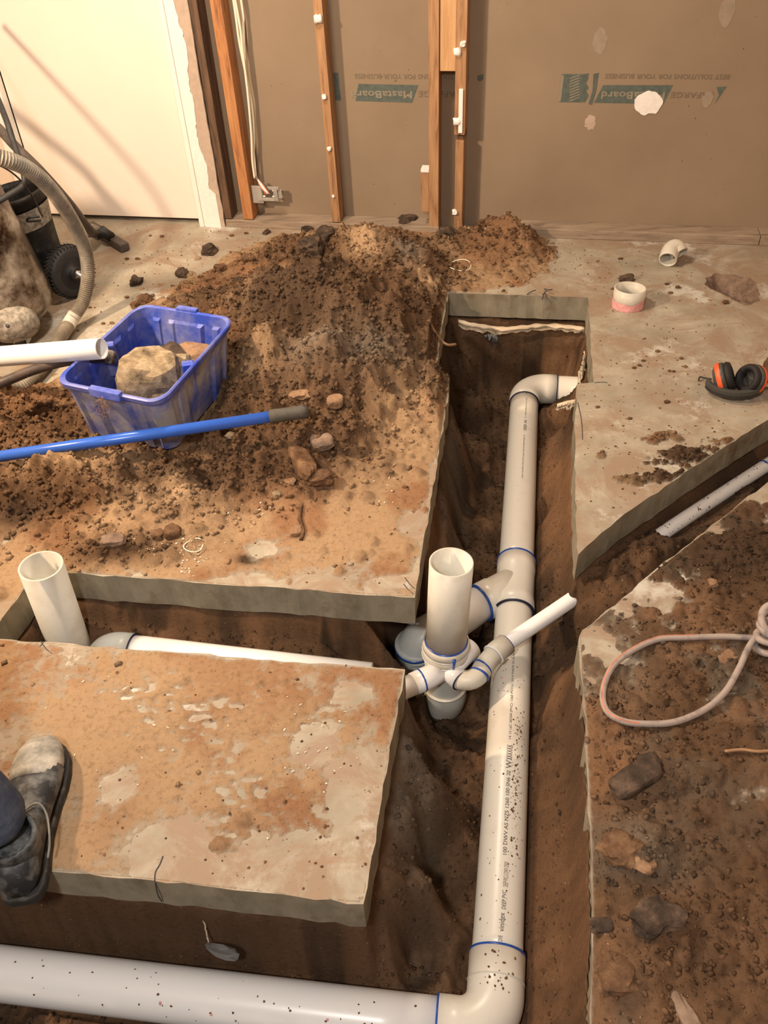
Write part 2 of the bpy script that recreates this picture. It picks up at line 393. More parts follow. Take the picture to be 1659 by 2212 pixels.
SAND = np.array((.40, .268, .158)); ORANGE = np.array((.235, .128, .068)); DARK = np.array((.075, .046, .028)); GREY = np.array((.19, .145, .105)); BROWN = np.array((.145, .083, .046))
def gmask(X, Y, spots, z=0):            # spots: px, py, rx, ry (metres), weight
    r_ = np.zeros_like(X)
    for px, py, rx, ry, k in spots:
        c = G(px, py, z); r_ = np.maximum(r_, k*np.exp(-(((X-c.x)/rx)**2+((Y-c.y)/ry)**2)))
    return r_

# ------------------------------------------------------------------ soil in the trench
CP = [(1130, 900, -.45), (1125, 1050, -.46), (1115, 1200, -.46), (1100, 1400, -.46), (1090, 1600, -.46), (1080, 1800, -.46), (1070, 2000, -.45), (1060, 2130, -.45),
      (960, 700, -.12), (1000, 760, -.25), (1060, 800, -.38), (1200, 780, -.42), (1150, 715, -.34), (1040, 700, -.26), (1250, 740, -.42), (1010, 860, -.33), (1060, 870, -.43),
      (965, 950, -.17), (1000, 950, -.33), (1050, 950, -.45), (935, 1100, -.2), (980, 1100, -.38), (1040, 1100, -.45), (920, 1220, -.22), (985, 1180, -.42),
      (1230, 950, -.14), (1205, 950, -.22), (1185, 950, -.42), (1225, 1100, -.15), (1200, 1120, -.28), (1180, 1150, -.42), (1210, 880, -.3),
      (1250, 1245, -.15), (1200, 1300, -.33), (1290, 1200, -.12), (1300, 1260, -.10), (1400, 1185, -.05), (1340, 1230, -.07), (1480, 1125, -.06), (1480, 1160, -.04), (1560, 1090, -.09),
      (1560, 1060, -.12), (1500, 1080, -.15), (1600, 990, -.22), (1659, 960, -.24), (1640, 1040, -.18), (1400, 1120, -.15),
      (1230, 1400, -.14), (1195, 1450, -.36), (1240, 1600, -.05), (1190, 1620, -.33), (1235, 1800, -.05), (1195, 1800, -.12), (1180, 1950, -.13), (1165, 2080, -.2), (1200, 2150, -.1),
      (1235, 2000, -.05), (1150, 1800, -.30), (1165, 1700, -.33), (1150, 2000, -.24), (1160, 1550, -.42),
      (880, 1620, -.13), (870, 1750, -.13), (905, 1700, -.19), (850, 1900, -.14), (890, 1900, -.2), (940, 1700, -.38), (945, 1900, -.42), (990, 1700, -.44), (990, 1950, -.43), (1010, 1560, -.48), (950, 1560, -.46), (890, 1500, -.3),
      (600, 2000, -.20), (400, 1990, -.20), (200, 1980, -.24), (700, 2080, -.36), (300, 2060, -.38), (0, 2010, -.3), (820, 2060, -.34), (900, 2080, -.40), (500, 2080, -.40), (1150, 2200, -.25), (0, 2150, -.43), (500, 2190, -.43), (-600, 2000, -.4), (-600, 1900, -.3), (700, 2020, -.22),
      (400, 1325, -.15), (600, 1345, -.16), (760, 1375, -.2), (250, 1330, -.2), (150, 1330, -.26), (700, 1405, -.24), (400, 1375, -.21), (560, 1385, -.22), (830, 1400, -.36), (860, 1400, -.5), (300, 1305, -.13), (640, 1325, -.13), (100, 1380, -.25), (780, 1420, -.3),
      (1040, 1380, -.47), (900, 1450, -.52), (950, 1480, -.55), (870, 1340, -.42), (950, 1340, -.48)]
XT, YT = grid(-2.2, 2.15, .32, 3.5, .0055); ST = .0055
sd1 = sdf(XT, YT, P1); sd3 = sdf(XT, YT, P3); SDT = np.minimum(sd1, sd3)      # >0 : open trench
num = np.zeros_like(XT); den = np.zeros_like(XT)
for px, py, z in CP:
    c = G(px, py, z); d2 = (XT-c.x)**2+(YT-c.y)**2; wgt = 1/(d2+.0008)**2; num += wgt*z; den += wgt
ZT = num/den
n1 = fbm(XT, YT, 9, 5, 3)-.5; n2 = fbm(XT, YT, 35, 4, 9)-.5
edge = sstep(-.01, .075, SDT + n1*.05)
ZT = ZT*edge + (-.112 - .03*np.abs(n1))*(1-edge) + n1*.045*edge + n2*.032
ridg = 1-np.abs(fbm(XT, YT, 24, 4, 21)*2-1); ZT += (ridg-.8)*.02*edge
rough_t = np.clip(.5+n1*1.5, .12, 1)*(SDT > -.02)
rough_t = np.maximum(rough_t, gmask(XT, YT, [(1350, 1220, .25, .14, 1.), (1480, 1120, .25, .14, 1.), (1000, 1600, .12, .2, .9), (400, 1370, .5, .1, .9)], -.1))
ZT += splat(ZT, XT, YT, -2.2, .32, ST, 26000, .005, .022, rough_t, 3.2, .65, 4)
def clampline(Z, X, Y, P, z0, dz, sl):
    for a, b in zip(P[:-1], P[1:]):
        ex, ey = b.x-a.x, b.y-a.y; t_ = np.clip(((X-a.x)*ex+(Y-a.y)*ey)/(ex*ex+ey*ey), 0, 1)
        d_ = np.hypot(X-a.x-ex*t_, Y-a.y-ey*t_); za = a.z+(b.z-a.z)*t_
        Z = np.minimum(Z, za+dz+np.clip(d_-z0, 0, None)*sl+n1*.02)
    return Z
ZT = clampline(ZT, XT, YT, [G(1300, 846, -.33), G(1134, 838, -.33), G(1066, 2232, -.33), G(-900, 1993, -.33)], .055, -.035, 2.0)
ZT = clampline(ZT, XT, YT, [G(225, 1404, -.19), G(790, 1470, -.2)], .045, -.025, 1.)
ZT = clampline(ZT, XT, YT, [G(1445, 1143, -.135), G(1545, 1077, -.14), G(1800, 912, -.15)], .025, -.012, .9)
ZT = clampline(ZT, XT, YT, [G(1185, 1335, -.2), G(1070, 1410, -.24)], .05, -.04, 2.)
ZT = clampline(ZT, XT, YT, [G(893, 1400, -.45), G(960, 1440, -.45)], .08, -.06, 1.4)
pit = gmask(XT, YT, [(1160, 690, .19, .12, 1.5)], -.1); pit = np.maximum(pit, gmask(XT, YT, [(885, 1400, .10, .13, 1.4)], -.33))
mD = gmask(XT, YT, [(1266, y_, .06, .13, 1.2) for y_ in (1500, 1600, 1700, 1800, 1900, 2000, 2100, 2200)]); mD = np.clip(mD, 0, 1)
e2 = np.maximum(sstep(-.012, .022, SDT+n1*.02), np.clip(pit*1.4-.3, 0, 1)); ZT = ZT*e2+(np.minimum(-.108-.02*np.abs(n1), -.104)*(1-mD)-.007*mD+n2*.008*mD)*(1-e2); ZTf = ZT.copy(); ZT = np.where(SDT < -.0015, np.minimum(ZT, -.104), ZT)
def mixcol(X, Y, base, spots):
    c = base
    for nm, px, py, z, rx, ry, k in spots:
        p = G(px, py, z); t = k*np.exp(-(((X-p.x)/rx)**2+((Y-p.y)/ry)**2)); c = lerp3(c, nm, np.clip(t*(.6+.9*fbm(X, Y, 14, 4, 33)), 0, 1))
    return c
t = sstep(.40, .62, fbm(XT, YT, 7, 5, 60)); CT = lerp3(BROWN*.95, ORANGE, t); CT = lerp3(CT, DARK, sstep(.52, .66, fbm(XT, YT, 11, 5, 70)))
CT = mixcol(XT, YT, CT, [(DARK, 1000, 880, -.3, .14, .28, 1.), (DARK, 1400, 1150, -.1, .32, .25, .8), (DARK, 1560, 1040, -.15, .3, .2, .9), (ORANGE*1.15, 1205, 1050, -.2, .06, .5, 1.2), (ORANGE*1.15, 1160, 750, -.35, .14, .12, 1.1),  # soil tones, with the shaded left side and lit right wall painted in
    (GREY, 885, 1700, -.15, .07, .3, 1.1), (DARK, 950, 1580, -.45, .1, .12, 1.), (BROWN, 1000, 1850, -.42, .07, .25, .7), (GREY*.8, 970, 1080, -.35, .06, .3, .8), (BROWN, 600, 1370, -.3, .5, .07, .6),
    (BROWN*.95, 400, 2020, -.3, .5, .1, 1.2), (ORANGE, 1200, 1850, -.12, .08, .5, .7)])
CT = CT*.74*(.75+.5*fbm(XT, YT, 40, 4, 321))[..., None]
gy_, gx_ = np.gradient(SDT, ST); ms = (SDT < 0) & (SDT > -.0088) & (mD > .4); ks = np.where(ms, .0003-SDT, 0); ZS = np.where(ms, ZTf, ZT)
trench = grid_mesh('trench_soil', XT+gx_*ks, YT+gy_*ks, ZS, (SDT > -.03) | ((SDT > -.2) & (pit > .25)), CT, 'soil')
tag(trench, 'brown and orange clay soil lining the bottom and sides of the cut trench', 'soil', kind='stuff')
def lookup(Zg, x0, y0, st, x, y):
    j = int(round((x-x0)/st)); i = int(round((y-y0)/st)); i = max(0, min(Zg.shape[0]-1, i)); j = max(0, min(Zg.shape[1]-1, j)); return float(Zg[i, j])
zt = lambda x, y: lookup(ZT, -2.2, .32, ST, x, y)

# ------------------------------------------------------------------ dirt pile and sand on the slab
XP, YP = grid(-2.2, 1.75, .6, 3.95, .0055)
SDP = sdf(XP, YP, P1)
PEAKS = [(680, 590, .25, .26, .15), (800, 640, .19, .20, .14), (560, 640, .13, .20, .16), (440, 660, .05, .14, .12), (800, 520, .15, .12, .22), (870, 560, .10, .13, .2), (700, 520, .08, .2, .1), (930, 600, .05, .1, .15),
         (700, 735, .21, .11, .10), (590, 730, .19, .08, .11), (545, 790, .12, .08, .12), (790, 790, .13, .15, .12), (860, 800, .05, .12, .15), (600, 870, .09, .15, .12), (700, 930, .06, .16, .12), (620, 990, .055, .14, .1), (500, 960, .05, .14, .1), (380, 1030, .055, .14, .1),
         (160, 995, .10, .20, .085), (40, 1020, .09, .12, .08), (60, 1100, .03, .15, .08), (110, 890, .06, .22, .12), (-150, 900, .09, .25, .15), (-200, 1050, .05, .3, .15), (250, 1170, .02, .18, .07), (1090, 487, .11, .09, .10), (1020, 510, .05, .16, .08), (1085, 540, .03, .12, .16), (650, 1090, .012, .03, .05)]
h = np.zeros_like(XP)
for px, py, z, rx, ry in PEAKS:
    c = G(px, py, z); wx_ = XP+(fbm(XP, YP, 6, 3, 5)-.5)*.08; wy_ = YP+(fbm(XP, YP, 6, 3, 8)-.5)*.08
    h += (z*np.exp(-.5*(((wx_-c.x)/rx)**2+((wy_-c.y)/ry)**2)))**2.6
h = h**(1/2.6)
AREA = [g2(*q) for q in [(350, 645), (430, 590), (560, 530), (640, 500), (800, 482), (950, 500), (1060, 470), (1135, 490), (1175, 560), (1120, 612), (980, 628), (941, 803), (971, 815), (969, 846), (926, 1113), (896, 1291), (80, 1234), (-25, 1385), (-500, 1385), (-500, 830), (0, 850), (100, 830), (200, 760), (280, 690)]]
BA = [g2(*q) for q in [(-500, 1370), (0, 1380), (875, 1446), (785, 1953), (0, 1871), (-500, 1800)]]
inA = sstep(.06, -.06, sdf(XP, YP, AREA) + (fbm(XP, YP, 8, 4, 77)-.5)*.12)
inB = sstep(.03, -.02, sdf(XP, YP, BA))
big = np.clip(h/.05, 0, 1)
f1 = fbm(XP, YP, 8, 5, 13)-.5; f2 = fbm(XP, YP, 30, 4, 23)-.5
sandB = .0035 + f1*.010 + np.abs(fbm(XP, YP, 22, 4, 90)-.5)*.010*1.0
clean = gmask(XP, YP, [(370, 1840, .07, .045, 1.6), (680, 1600, .05, .05, 1.4), (770, 1720, .06, .10, 1.5), (640, 1860, .12, .06, 1.5), (760, 1500, .04, .03, 1.1), (255, 1700, .04, .05, .8), (700, 1900, .1, .05, 1.3), (760, 1840, .07, .1, 1.0),
                       (885, 1130, .03, .05, 1.1), (520, 1120, .05, .04, 1.2), (870, 1255, .08, .02, 1.), (330, 1100, .03, .03, .8), (20, 1330, .15, .06, 1.2), (560, 1180, .06, .04, .9)])
LR = np.random.default_rng(5)
ZP = -.009 + big*((1-np.abs(fbm(XP, YP, 9, 5, 61)*2-1))-.78)*.10 + inB*(sandB+.0075) + inA*(.013 + f1*.014) - clean*.011*(1-big) + h*(1+f1*.45) + big*(f2*.03) + (fbm(XP, YP, 90, 3, 31)-.5)*.003
# crumb patches on the clean slab at the right
cr_r = gmask(XP, YP, [(1400, 1035, .09, .03, 1.3), (1480, 985, .12, .045, 1.4), (1430, 945, .05, .03, 1.), (1560, 955, .06, .03, .8), (1290, 985, .04, .04, .5)])
ZP += cr_r*(.014+f2*.03)
# scuffed ridges in the sand of the near slab
scf = gmask(XP, YP, [(450, 1560, .20, .10, 1.), (330, 1500, .12, .06, .8), (560, 1740, .15, .1, .9), (640, 1560, .1, .08, .8), (880, 870, .1, .12, 1.), (900, 950, .06, .1, 1.), (600, 1150, .2, .06, .4)])
ZP += scf*(1-np.abs(fbm(XP*1.0+YP*.5, YP*1.6, 30, 3, 99)*2-1)-.72)*.022*(.4+.6*(1-big))
rough = np.clip(big*1.3*(.35+fbm(XP, YP, 6, 3, 44)), 0, 1)
rough = rough*(1-.75*gmask(XP, YP, [(160, 985, .18, .06, 1.), (800, 520, .08, .14, .9), (870, 880, .12, .1, .8), (850, 700, .1, .06, .5)], .08))
rough = np.maximum(rough, .035*inA); rough = np.maximum(rough, gmask(XP, YP, [(450, 1080, .25, .06, .8), (260, 1190, .17, .05, .9), (100, 1150, .25, .05, .5), (480, 600, .2, .15, .8), (230, 1050, .1, .06, .8)]))
rough = np.maximum(rough, cr_r*.9); rough = np.maximum(rough, .006*inB)
cl = splat(ZP, XP, YP, -2.2, .6, .0055, 46000, .005, .026, rough, 4.0, .62, 8)
ZP += cl
ZP = np.where(SDP > -.003, -.02, ZP); ZP = np.where((SDP > -.03), np.minimum(ZP, np.maximum(0, -SDP-.004)*1.6+.001), ZP)
sdc = sdf(XP, YP, CRATER); ZP = np.where(sdc < .01, -.02, ZP)
wallline = (XP-WO.x)*WN.x+(YP-WO.y)*WN.y; ZP = np.where(wallline < -.085, -.03, ZP)
zp = lambda x, y: lookup(ZP, -2.2, .6, .0055, x, y)
C_ = lerp3(SAND, ORANGE*1.3, sstep(.45, .62, fbm(XP, YP, 6, 5, 101)))
C_ = lerp3(C_, BROWN, big*sstep(.28, .47, fbm(XP, YP, 4, 5, 111)))
dk = np.clip(cl/.010, 0, 1)*.75; C_ = lerp3(C_, BROWN*.8, dk*np.clip(big+.3, 0, 1))
C_ = mixcol(XP, YP, C_, [(DARK*1.2, 640, 690, .15, .10, .05, 1.), (BROWN*.8, 745, 830, .1, .05, .12, .8), (DARK*1.1, 660, 630, .2, .26, .15, 1.5), (BROWN*.8, 850, 700, .1, .18, .16, 1.3), (GREY*.75, 780, 770, .1, .16, .12, 1.2), (DARK*1.1, 500, 640, .05, .22, .1, 1.), (SAND*1.05, 790, 525, .12, .07, .16, 1.3), (GREY, 880, 560, .08, .06, .1, .9),  # soil patches; dark ones on the mound also put its shading into the colour
    (GREY*1.1, 690, 800, .1, .10, .1, 1.), (SAND, 560, 800, .1, .06, .06, .7), (BROWN*.8, 560, 1000, .05, .2, .1, 1.), (DARK, 400, 1040, .04, .16, .06, .9), (SAND*1.08, 150, 985, .1, .16, .05, 1.4), (SAND, 880, 900, .03, .1, .14, .8), (SAND, 390, 1075, .03, .07, .04, 1.),
    (DARK, 40, 1110, .03, .1, .05, .9), (BROWN*.8, 260, 1195, .01, .16, .05, 1.1), (DARK, 540, 1210, 0, .035, .018, 1.4), (ORANGE, 90, 870, .04, .2, .1, 1.), (ORANGE*1.1, 1080, 540, .02, .14, .14, .8), (BROWN, 490, 900, .05, .08, .1, 1.1), (BROWN, 680, 870, .07, .1, .1, .7),
    (DARK*1.2, 1450, 1000, 0, .2, .1, 1.6), (SAND*1.05, 300, 1480, 0, .35, .1, .7), (ORANGE*1.2, 740, 1500, 0, .12, .08, .6), (ORANGE*1.15, 520, 1800, 0, .14, .06, .5), (ORANGE*1.1, 250, 1740, 0, .05, .08, .5)])
CONC = np.array((.37, .32, .25))
fz = sstep(-.0008, .0030, ZP+(fbm(XP, YP, 60, 3, 301)-.5)*.003); C_ = lerp3(CONC*(.8+.4*fbm(XP, YP, 12, 4, 305))[..., None], C_, np.clip(fz, 0, 1))
sX, sY, sZ, sk = snap(XP, YP, ZP, SDP, .0055); nb = ZP > -.006
nb2 = nb.copy(); nb2[1:] |= nb[:-1]; nb2[:-1] |= nb[1:]; nb2[:, 1:] |= nb[:, :-1]; nb2[:, :-1] |= nb[:, 1:]
pile = grid_mesh('dirt_pile', sX, sY, np.where((SDP > -.003) & ~nb2, -.02, sZ), sk & np.where(SDP > -.003, nb2, nb), C_, 'soil')
tag(pile, 'heaped brown and sandy excavated dirt spread over the slab left of the trench', 'dirt', kind='stuff')

# ------------------------------------------------------------------ mud over the right-hand slab
XM, YM = grid(.2, 1.75, .4, 2.5, .0055)
SDM = sdf(XM, YM, P3)
g1 = fbm(XM, YM, 5, 5, 201)-.5; g3 = fbm(XM, YM, 22, 5, 211)-.5
cleanm = gmask(XM, YM, [(1500, 1200, .06, .035, 1.3), (1400, 1280, .10, .06, 1.2), (1480, 1240, .06, .05, 1.), (1640, 1060, .1, .03, 1.3), (1560, 1150, .06, .04, .8), (1659, 1200, .05, .03, 1.), (1290, 1380, .03, .03, .5)])
lumps = gmask(XM, YM, [(1380, 1840, .07, .06, .045), (1400, 1700, .08, .04, .02), (1430, 2000, .07, .05, .03), (1500, 1100, .1, .05, .0), (1560, 1200, .16, .08, .022), (1350, 2100, .1, .08, .03), (1550, 1900, .2, .2, .015), (1600, 1620, .12, .1, .015), (1630, 1200, .1, .1, .02)])
ZM = .004 + g1*.022 - cleanm*.016 + lumps + g3*.020 + (fbm(XM, YM, 90, 3, 231)-.5)*.004
ZM += gmask(XM, YM, [(1300, 1950, .12, .5, .008)])
rm_ = np.clip(.25+g1*2+.6*gmask(XM, YM, [(1560, 1200, .25, .14, 1.), (1600, 1850, .3, .5, .6), (1400, 1880, .12, .12, 1.), (1420, 2060, .2, .12, .9)]), .04, 1)*(1-cleanm*.7)
clm = splat(ZM, XM, YM, .2, .4, .0055, 18000, .004, .02, rm_, 3.2, .6, 12); ZM += clm
ZM = np.where(SDM > -.003, -.02, ZM); ZM = np.where(SDM > -.02, np.minimum(ZM, (-SDM-.003)*1.2), ZM)
CM = lerp3(GREY*.8, ORANGE*.9+GREY*.15, sstep(.42, .6, fbm(XM, YM, 5, 5, 241))); CM = lerp3(CM, BROWN, sstep(.45, .62, fbm(XM, YM, 12, 5, 251)))
CM = lerp3(CM, BROWN*.75, np.clip(clm/.012, 0, 1)*.6)
CM = mixcol(XM, YM, CM, [(DARK*1.1, 1580, 1190, 0, .22, .12, 1.3), (ORANGE*1.25, 1330, 1680, 0, .07, .12, 1.), (BROWN*.9, 1560, 1900, 0, .25, .3, .7), (GREY, 1380, 1840, 0, .08, .07, .8), (GREY*.9, 1330, 1420, 0, .08, .12, .7)])
fz = sstep(-.001, .003, ZM+(fbm(XM, YM, 60, 3, 311)-.5)*.005); CM = lerp3(CONC*.85*(.8+.4*fbm(XM, YM, 12, 4, 315))[..., None], CM, fz)
CM = CM*.9
sX, sY, sZ, sk = snap(XM, YM, ZM, SDM, .0055); nb = ZM > -.006
nb2 = nb.copy(); nb2[1:] |= nb[:-1]; nb2[:-1] |= nb[1:]; nb2[:, 1:] |= nb[:, :-1]; nb2[:, :-1] |= nb[:, 1:]
mud = grid_mesh('mud_layer', sX, sY, sZ, sk & np.where(SDM > -.003, nb2, nb), CM, 'soil')
tag(mud, 'trampled clumpy mud covering the slab right of the trench', 'mud', kind='stuff')
zm = lambda x, y: lookup(ZM, .2, .4, .0055, x, y)
def ground(x, y):
    a = [0.]
    if -2.2 < x < 1.75 and .6 < y < 3.95: a.append(zp(x, y))
    if .2 < x < 1.75 and .4 < y < 2.5: a.append(zm(x, y))
    return max(a)
def gnd(px, py, dz=0):                  # point on the ground surface seen at a pixel
    z = 0
    for _ in range(8): p = G(px, py, z); z = .5*z+.5*ground(p.x, p.y)
    p = G(px, py, z); p.z += dz; return p
def scatter(name, parent, X, Y, Z, Cc, mask, N, rmin, rmax, seed, pw=4.):
    R_ = np.random.default_rng(seed); p = mask.ravel().astype(float); p = p/p.sum(); id_ = R_.choice(p.size, N, p=p)
    r_ = rmin+(rmax-rmin)*R_.random(N)**pw; c = np.stack([X.ravel()[id_]+R_.uniform(-.003, .003, N), Y.ravel()[id_]+R_.uniform(-.003, .003, N), Z.ravel()[id_]+r_*.1], 1)
    B_ = np.array([(1, 0, 0), (-1, 0, 0), (0, 1, 0), (0, -1, 0), (0, 0, 1), (0, 0, -1), (.7, .7, .3), (-.7, -.7, .3)], float); nv = len(B_)
    V_ = B_[None]*R_.uniform(.6, 1.25, (N, nv, 1)); a_ = R_.uniform(0, 2*PI, N); ca, sa = np.cos(a_)[:, None], np.sin(a_)[:, None]
    V_ = np.stack([V_[..., 0]*ca-V_[..., 1]*sa, V_[..., 0]*sa+V_[..., 1]*ca, V_[..., 2]*.8], -1)*r_[:, None, None]+c[:, None]
    Fq = np.array([(0, 6, 4), (6, 2, 4), (2, 1, 4), (1, 7, 4), (7, 3, 4), (3, 0, 4), (6, 0, 5), (2, 6, 5), (1, 2, 5), (7, 1, 5), (3, 7, 5), (0, 3, 5)])
    F_ = (Fq[None]+(np.arange(N)*nv)[:, None, None]).reshape(-1, 3); me = bpy.data.meshes.new(name); me.vertices.add(N*nv); me.vertices.foreach_set('co', V_.ravel())
    me.loops.add(F_.size); me.loops.foreach_set('vertex_index', F_.ravel().astype(np.int32)); me.polygons.add(len(F_)); me.polygons.foreach_set('loop_start', np.arange(0, F_.size, 3)); me.polygons.foreach_set('loop_total', np.full(len(F_), 3)); me.update(calc_edges=True)
    me.polygons.foreach_set('use_smooth', np.ones(len(F_), bool))
    cl_ = np.ones((N*nv, 4)); cl_[:, :3] = np.repeat(Cc.reshape(-1, 3)[id_]*R_.uniform(.5, 1.25, (N, 1)), nv, 0); ca_ = me.color_attributes.new('Col', 'FLOAT_COLOR', 'POINT'); ca_.data.foreach_set('color', cl_.ravel())
    me.materials.append(M['soil']); o = bpy.data.objects.new(name, me); COL.objects.link(o); o.parent = parent; o['kind'] = 'stuff'; return o
scatter('loose_crumbs', pile, XP, YP, ZP, C_, np.where((ZP > 0) & (SDP < -.006), rough**1.3+.006, 0), 42000, .0016, .013, 1, 5.5)
scatter('loose_crumbs', mud, XM, YM, ZM, CM, np.where((ZM > 0) & (SDM < -.006), rm_, 0), 13000, .0015, .009, 2, 5.)
scatter('loose_crumbs', trench, XT, YT, ZT, CT, np.where(SDT > .015, rough_t, 0), 15000, .0015, .008, 3, 5.)
# crater bowl
cc = Vector((sum(p[0] for p in CRATER)/len(CRATER), sum(p[1] for p in CRATER)/len(CRATER), 0)); mb = MB(); vs = []; fs = []; n = len(CRATER); CR2 = CRATER; n = len(CR2)
for k in range(8):
    t = k/7
    for x, y in CR2:
        q = Vector((x, y, 0)).lerp(cc, t*.92); q.z = .0005-.075*math.sin(t*PI/2)+mnoise.noise(q*20)*.05*math.sin(t*PI*.85)+mnoise.noise(q*60)*.014*math.sin(t*PI*.9); vs.append(q)
for k in range(7):
    for i in range(n): fs.append((k*n+i, k*n+(i+1) % n, (k+1)*n+(i+1) % n, (k+1)*n+i))
fs.append(tuple(range(7*n, 8*n))); mb.add(vs, fs, True); mb.build('crater', 'rock_grey', floor1)

# ------------------------------------------------------------------ room shell
def quadbox(name, x0, y0, x1, y1, z0, z1, t, mat, kind='structure'):
    a = Vector((x0, y0, z0)); e = Vector((x1-x0, y1-y0, 0)); n = Vector((-e.y, e.x, 0)).normalized()*t
    o = MB().box(a, e, n, (0, 0, z1-z0)).build(name, mat); return tag(o, kind=kind)
RH = 2.45
quadbox('wall_left', XL, YF, XL, wall_y(XL, -.1), -.6, RH, .08, 'wall_paint')
quadbox('wall_right', XR, wall_y(XR, -.1), XR, YF, -.6, RH, .08, 'wall_paint')
quadbox('wall_front', XR, YF, XL, YF, -.6, RH, .08, 'wall_paint')
o = MB().box((XL-.1, YF-.1, RH), (XR-XL+.2, 0, 0), (0, 5.9, 0), (0, 0, .08)).build('ceiling', 'ceiling_paint'); tag(o, kind='structure')
sL = (XL-WO.x)/WU.x; sR = (XR-WO.x)/WU.x+.02
def wbox(s0, s1, d0, d1, z0, z1, mat, name, parent=None, lean=0, bevel=0, mbo=None):
    a = WP(s0, d0, z0); mbx = mbo or MB()
    mbx.box(a, WU*(s1-s0), WN*(d1-d0), Vector((0, 0, z1-z0))+WU*lean)
    return mbx.build(name, mat, parent, bevel)
sa = WS(414, 250)[0]; door_l = WS(96, 465, -.03)[0]; frame_l = WS(432, 480)[0]; frame_r = WS(459, 496)[0]; torn_r = WS(487, 490)[0]
wall = wbox(frame_r-.02, sR, -.112, -.092, -.02, RH, 'board', 'wall_back'); tag(wall, kind='structure')
wl = wbox(sL, door_l-.07, -.06, -.01, -.02, RH, 'wall_paint', 'wall_back_left'); tag(wl, kind='structure')
wp = wbox(sL, sR, -.19, -.17, -.6, RH, 'board', 'outer_lining', wall)
# door with frame
door = wbox(door_l+.003, frame_l-.002, -.065, -.03, .022, 2.06, 'door_paint', 'door_1', bevel=.002); tag(door, kind='structure')
wbox(door_l-.07, door_l, -.03, .012, 0, 2.12, 'frame_paint', 'architrave', door, bevel=.004)
mb = MB(); mb.box(WP(frame_l, -.1, 0), WU*(frame_r-frame_l-.012), WN*.1, (0, 0, 2.12)); mb.box(WP(frame_l, 0, 0), WU*.022, WN*.012, (0, 0, 2.12)); mb.box(WP(frame_l+.022, 0, 0), WU*(frame_r-frame_l-.024), WN*.006, (0, 0, 2.12)); mb.build('door_frame', 'frame_paint', door, .002)
wbox(door_l-.07, frame_r-.012, -.03, .012, 2.06, 2.13, 'frame_paint', 'door_head', door, bevel=.004)
MB().lathe(WP(door_l+.07, -.03, 1.02), WN, [(.026, 0), (.026, .006), (.009, .012), (.009, .04), (.024, .048), (.026, .06), (.018, .07)], 24).build('door_knob', 'steel', door)
wbox(door_l, frame_l, -.20, -.18, -.02, 2.1, 'dusty_black', 'dark_backing', door)
# torn plasterboard strip beside the frame
mb = MB(); zs = np.linspace(0.0, RH, 60); L = []; R_ = []
for i, z in enumerate(zs):
    L.append(WP(frame_r-.02, 0.004, z)); R_.append(WP(torn_r + .001*random.uniform(-3, 3), .004, z))
vs = L+R_+[p-WN*.012 for p in L]+[p-WN*.012 for p in R_]; n = len(zs); fs = []
for i in range(n-1):
    fs += [(i, n+i, n+i+1, i+1), (n+i, 3*n+i, 3*n+i+1, n+i+1), (2*n+i, 2*n+i+1, 3*n+i+1, 3*n+i)]
mb.add(vs, fs, False); strip = mb.build('torn_plasterboard', 'torn_paper', wall)
mb = MB(); z = .0; vs = []; fs = []; i = 0
while z < RH:                            # ragged white paint film still stuck on
    ww = .032+.030*mnoise.noise(Vector((z*6, 2, 0)))+random.uniform(-.004, .004)
    if z < .17 : ww = .06
    vs += [WP(frame_r-.024, .0075, z), WP(frame_r-.012+max(.004, ww), .0075, z), WP(frame_r-.024, .004, z), WP(frame_r-.012+max(.004, ww), .004, z)]
    if i: a = 4*(i-1); b = 4*i; fs += [(a, a+1, b+1, b), (a+1, a+3, b+3, b+1)]
    i += 1; z += random.uniform(.006, .03)
mb.add(vs, fs, False).build('torn_paint', 'plaster_white', wall)
# studs
def stud(px0, px1, pyb, mat, z0=.04, z1=RH, d0=-.092, d1=0, ref=None, name='stud', lean=0, parent=None):
    s0 = WS(px0, pyb, d1)[0]; s1 = WS(px1, pyb, d1)[0]
    return wbox(s0, s1, d0, d1, z0, z1, mat, name, parent or wall, lean, bevel=.002), s0, s1
stA, _, _ = stud(488, 503, 486, 'wood_dark')
stB, b0, b1 = stud(527, 548, 478, 'wood_orange', lean=-.01)
stC, c0, c1 = stud(718, 735, 478, 'wood_mid', lean=-.02)
stD, d0_, d1_ = stud(927, 947, 488, 'wood_mid', z0=.0)
zg1 = WS(990, 304)[1]; zg2 = WS(990, 291)[1]
stE, e0, e1 = stud(981, 998, 488, 'wood_mid', z0=.0, z1=zg1)
s0 = WS(983, 200)[0]; s1 = WS(1006, 200)[0]; wbox(s0, s1, -.092, .004, zg2, RH, 'wood_mid', 'stud', wall, bevel=.002)
wbox(e0+.002, e1-.004, -.092, -.02, zg1-.02, zg2+.02, 'wood_dark', 'stud', wall)
nz0 = WS(965, 154, -.008)[1]; wbox(d1_+.001, s0+.0, -.088, -.008, nz0, RH, 'wood_pale', 'noggin', wall, bevel=.002)
zb1 = WS(918, 372, 0)[1]; zb0 = WS(918, 458, 0)[1]; wbox(WS(909, 415)[0], d0_, -.06, 0, max(.04, zb0), zb1, 'wood_mid', 'packer_block', wall, bevel=.002)
wbox(WS(909, 372)[0], d0_, -.05, .002, zb1, zb1+.012, 'plaster_white', 'plaster_cap', wall)
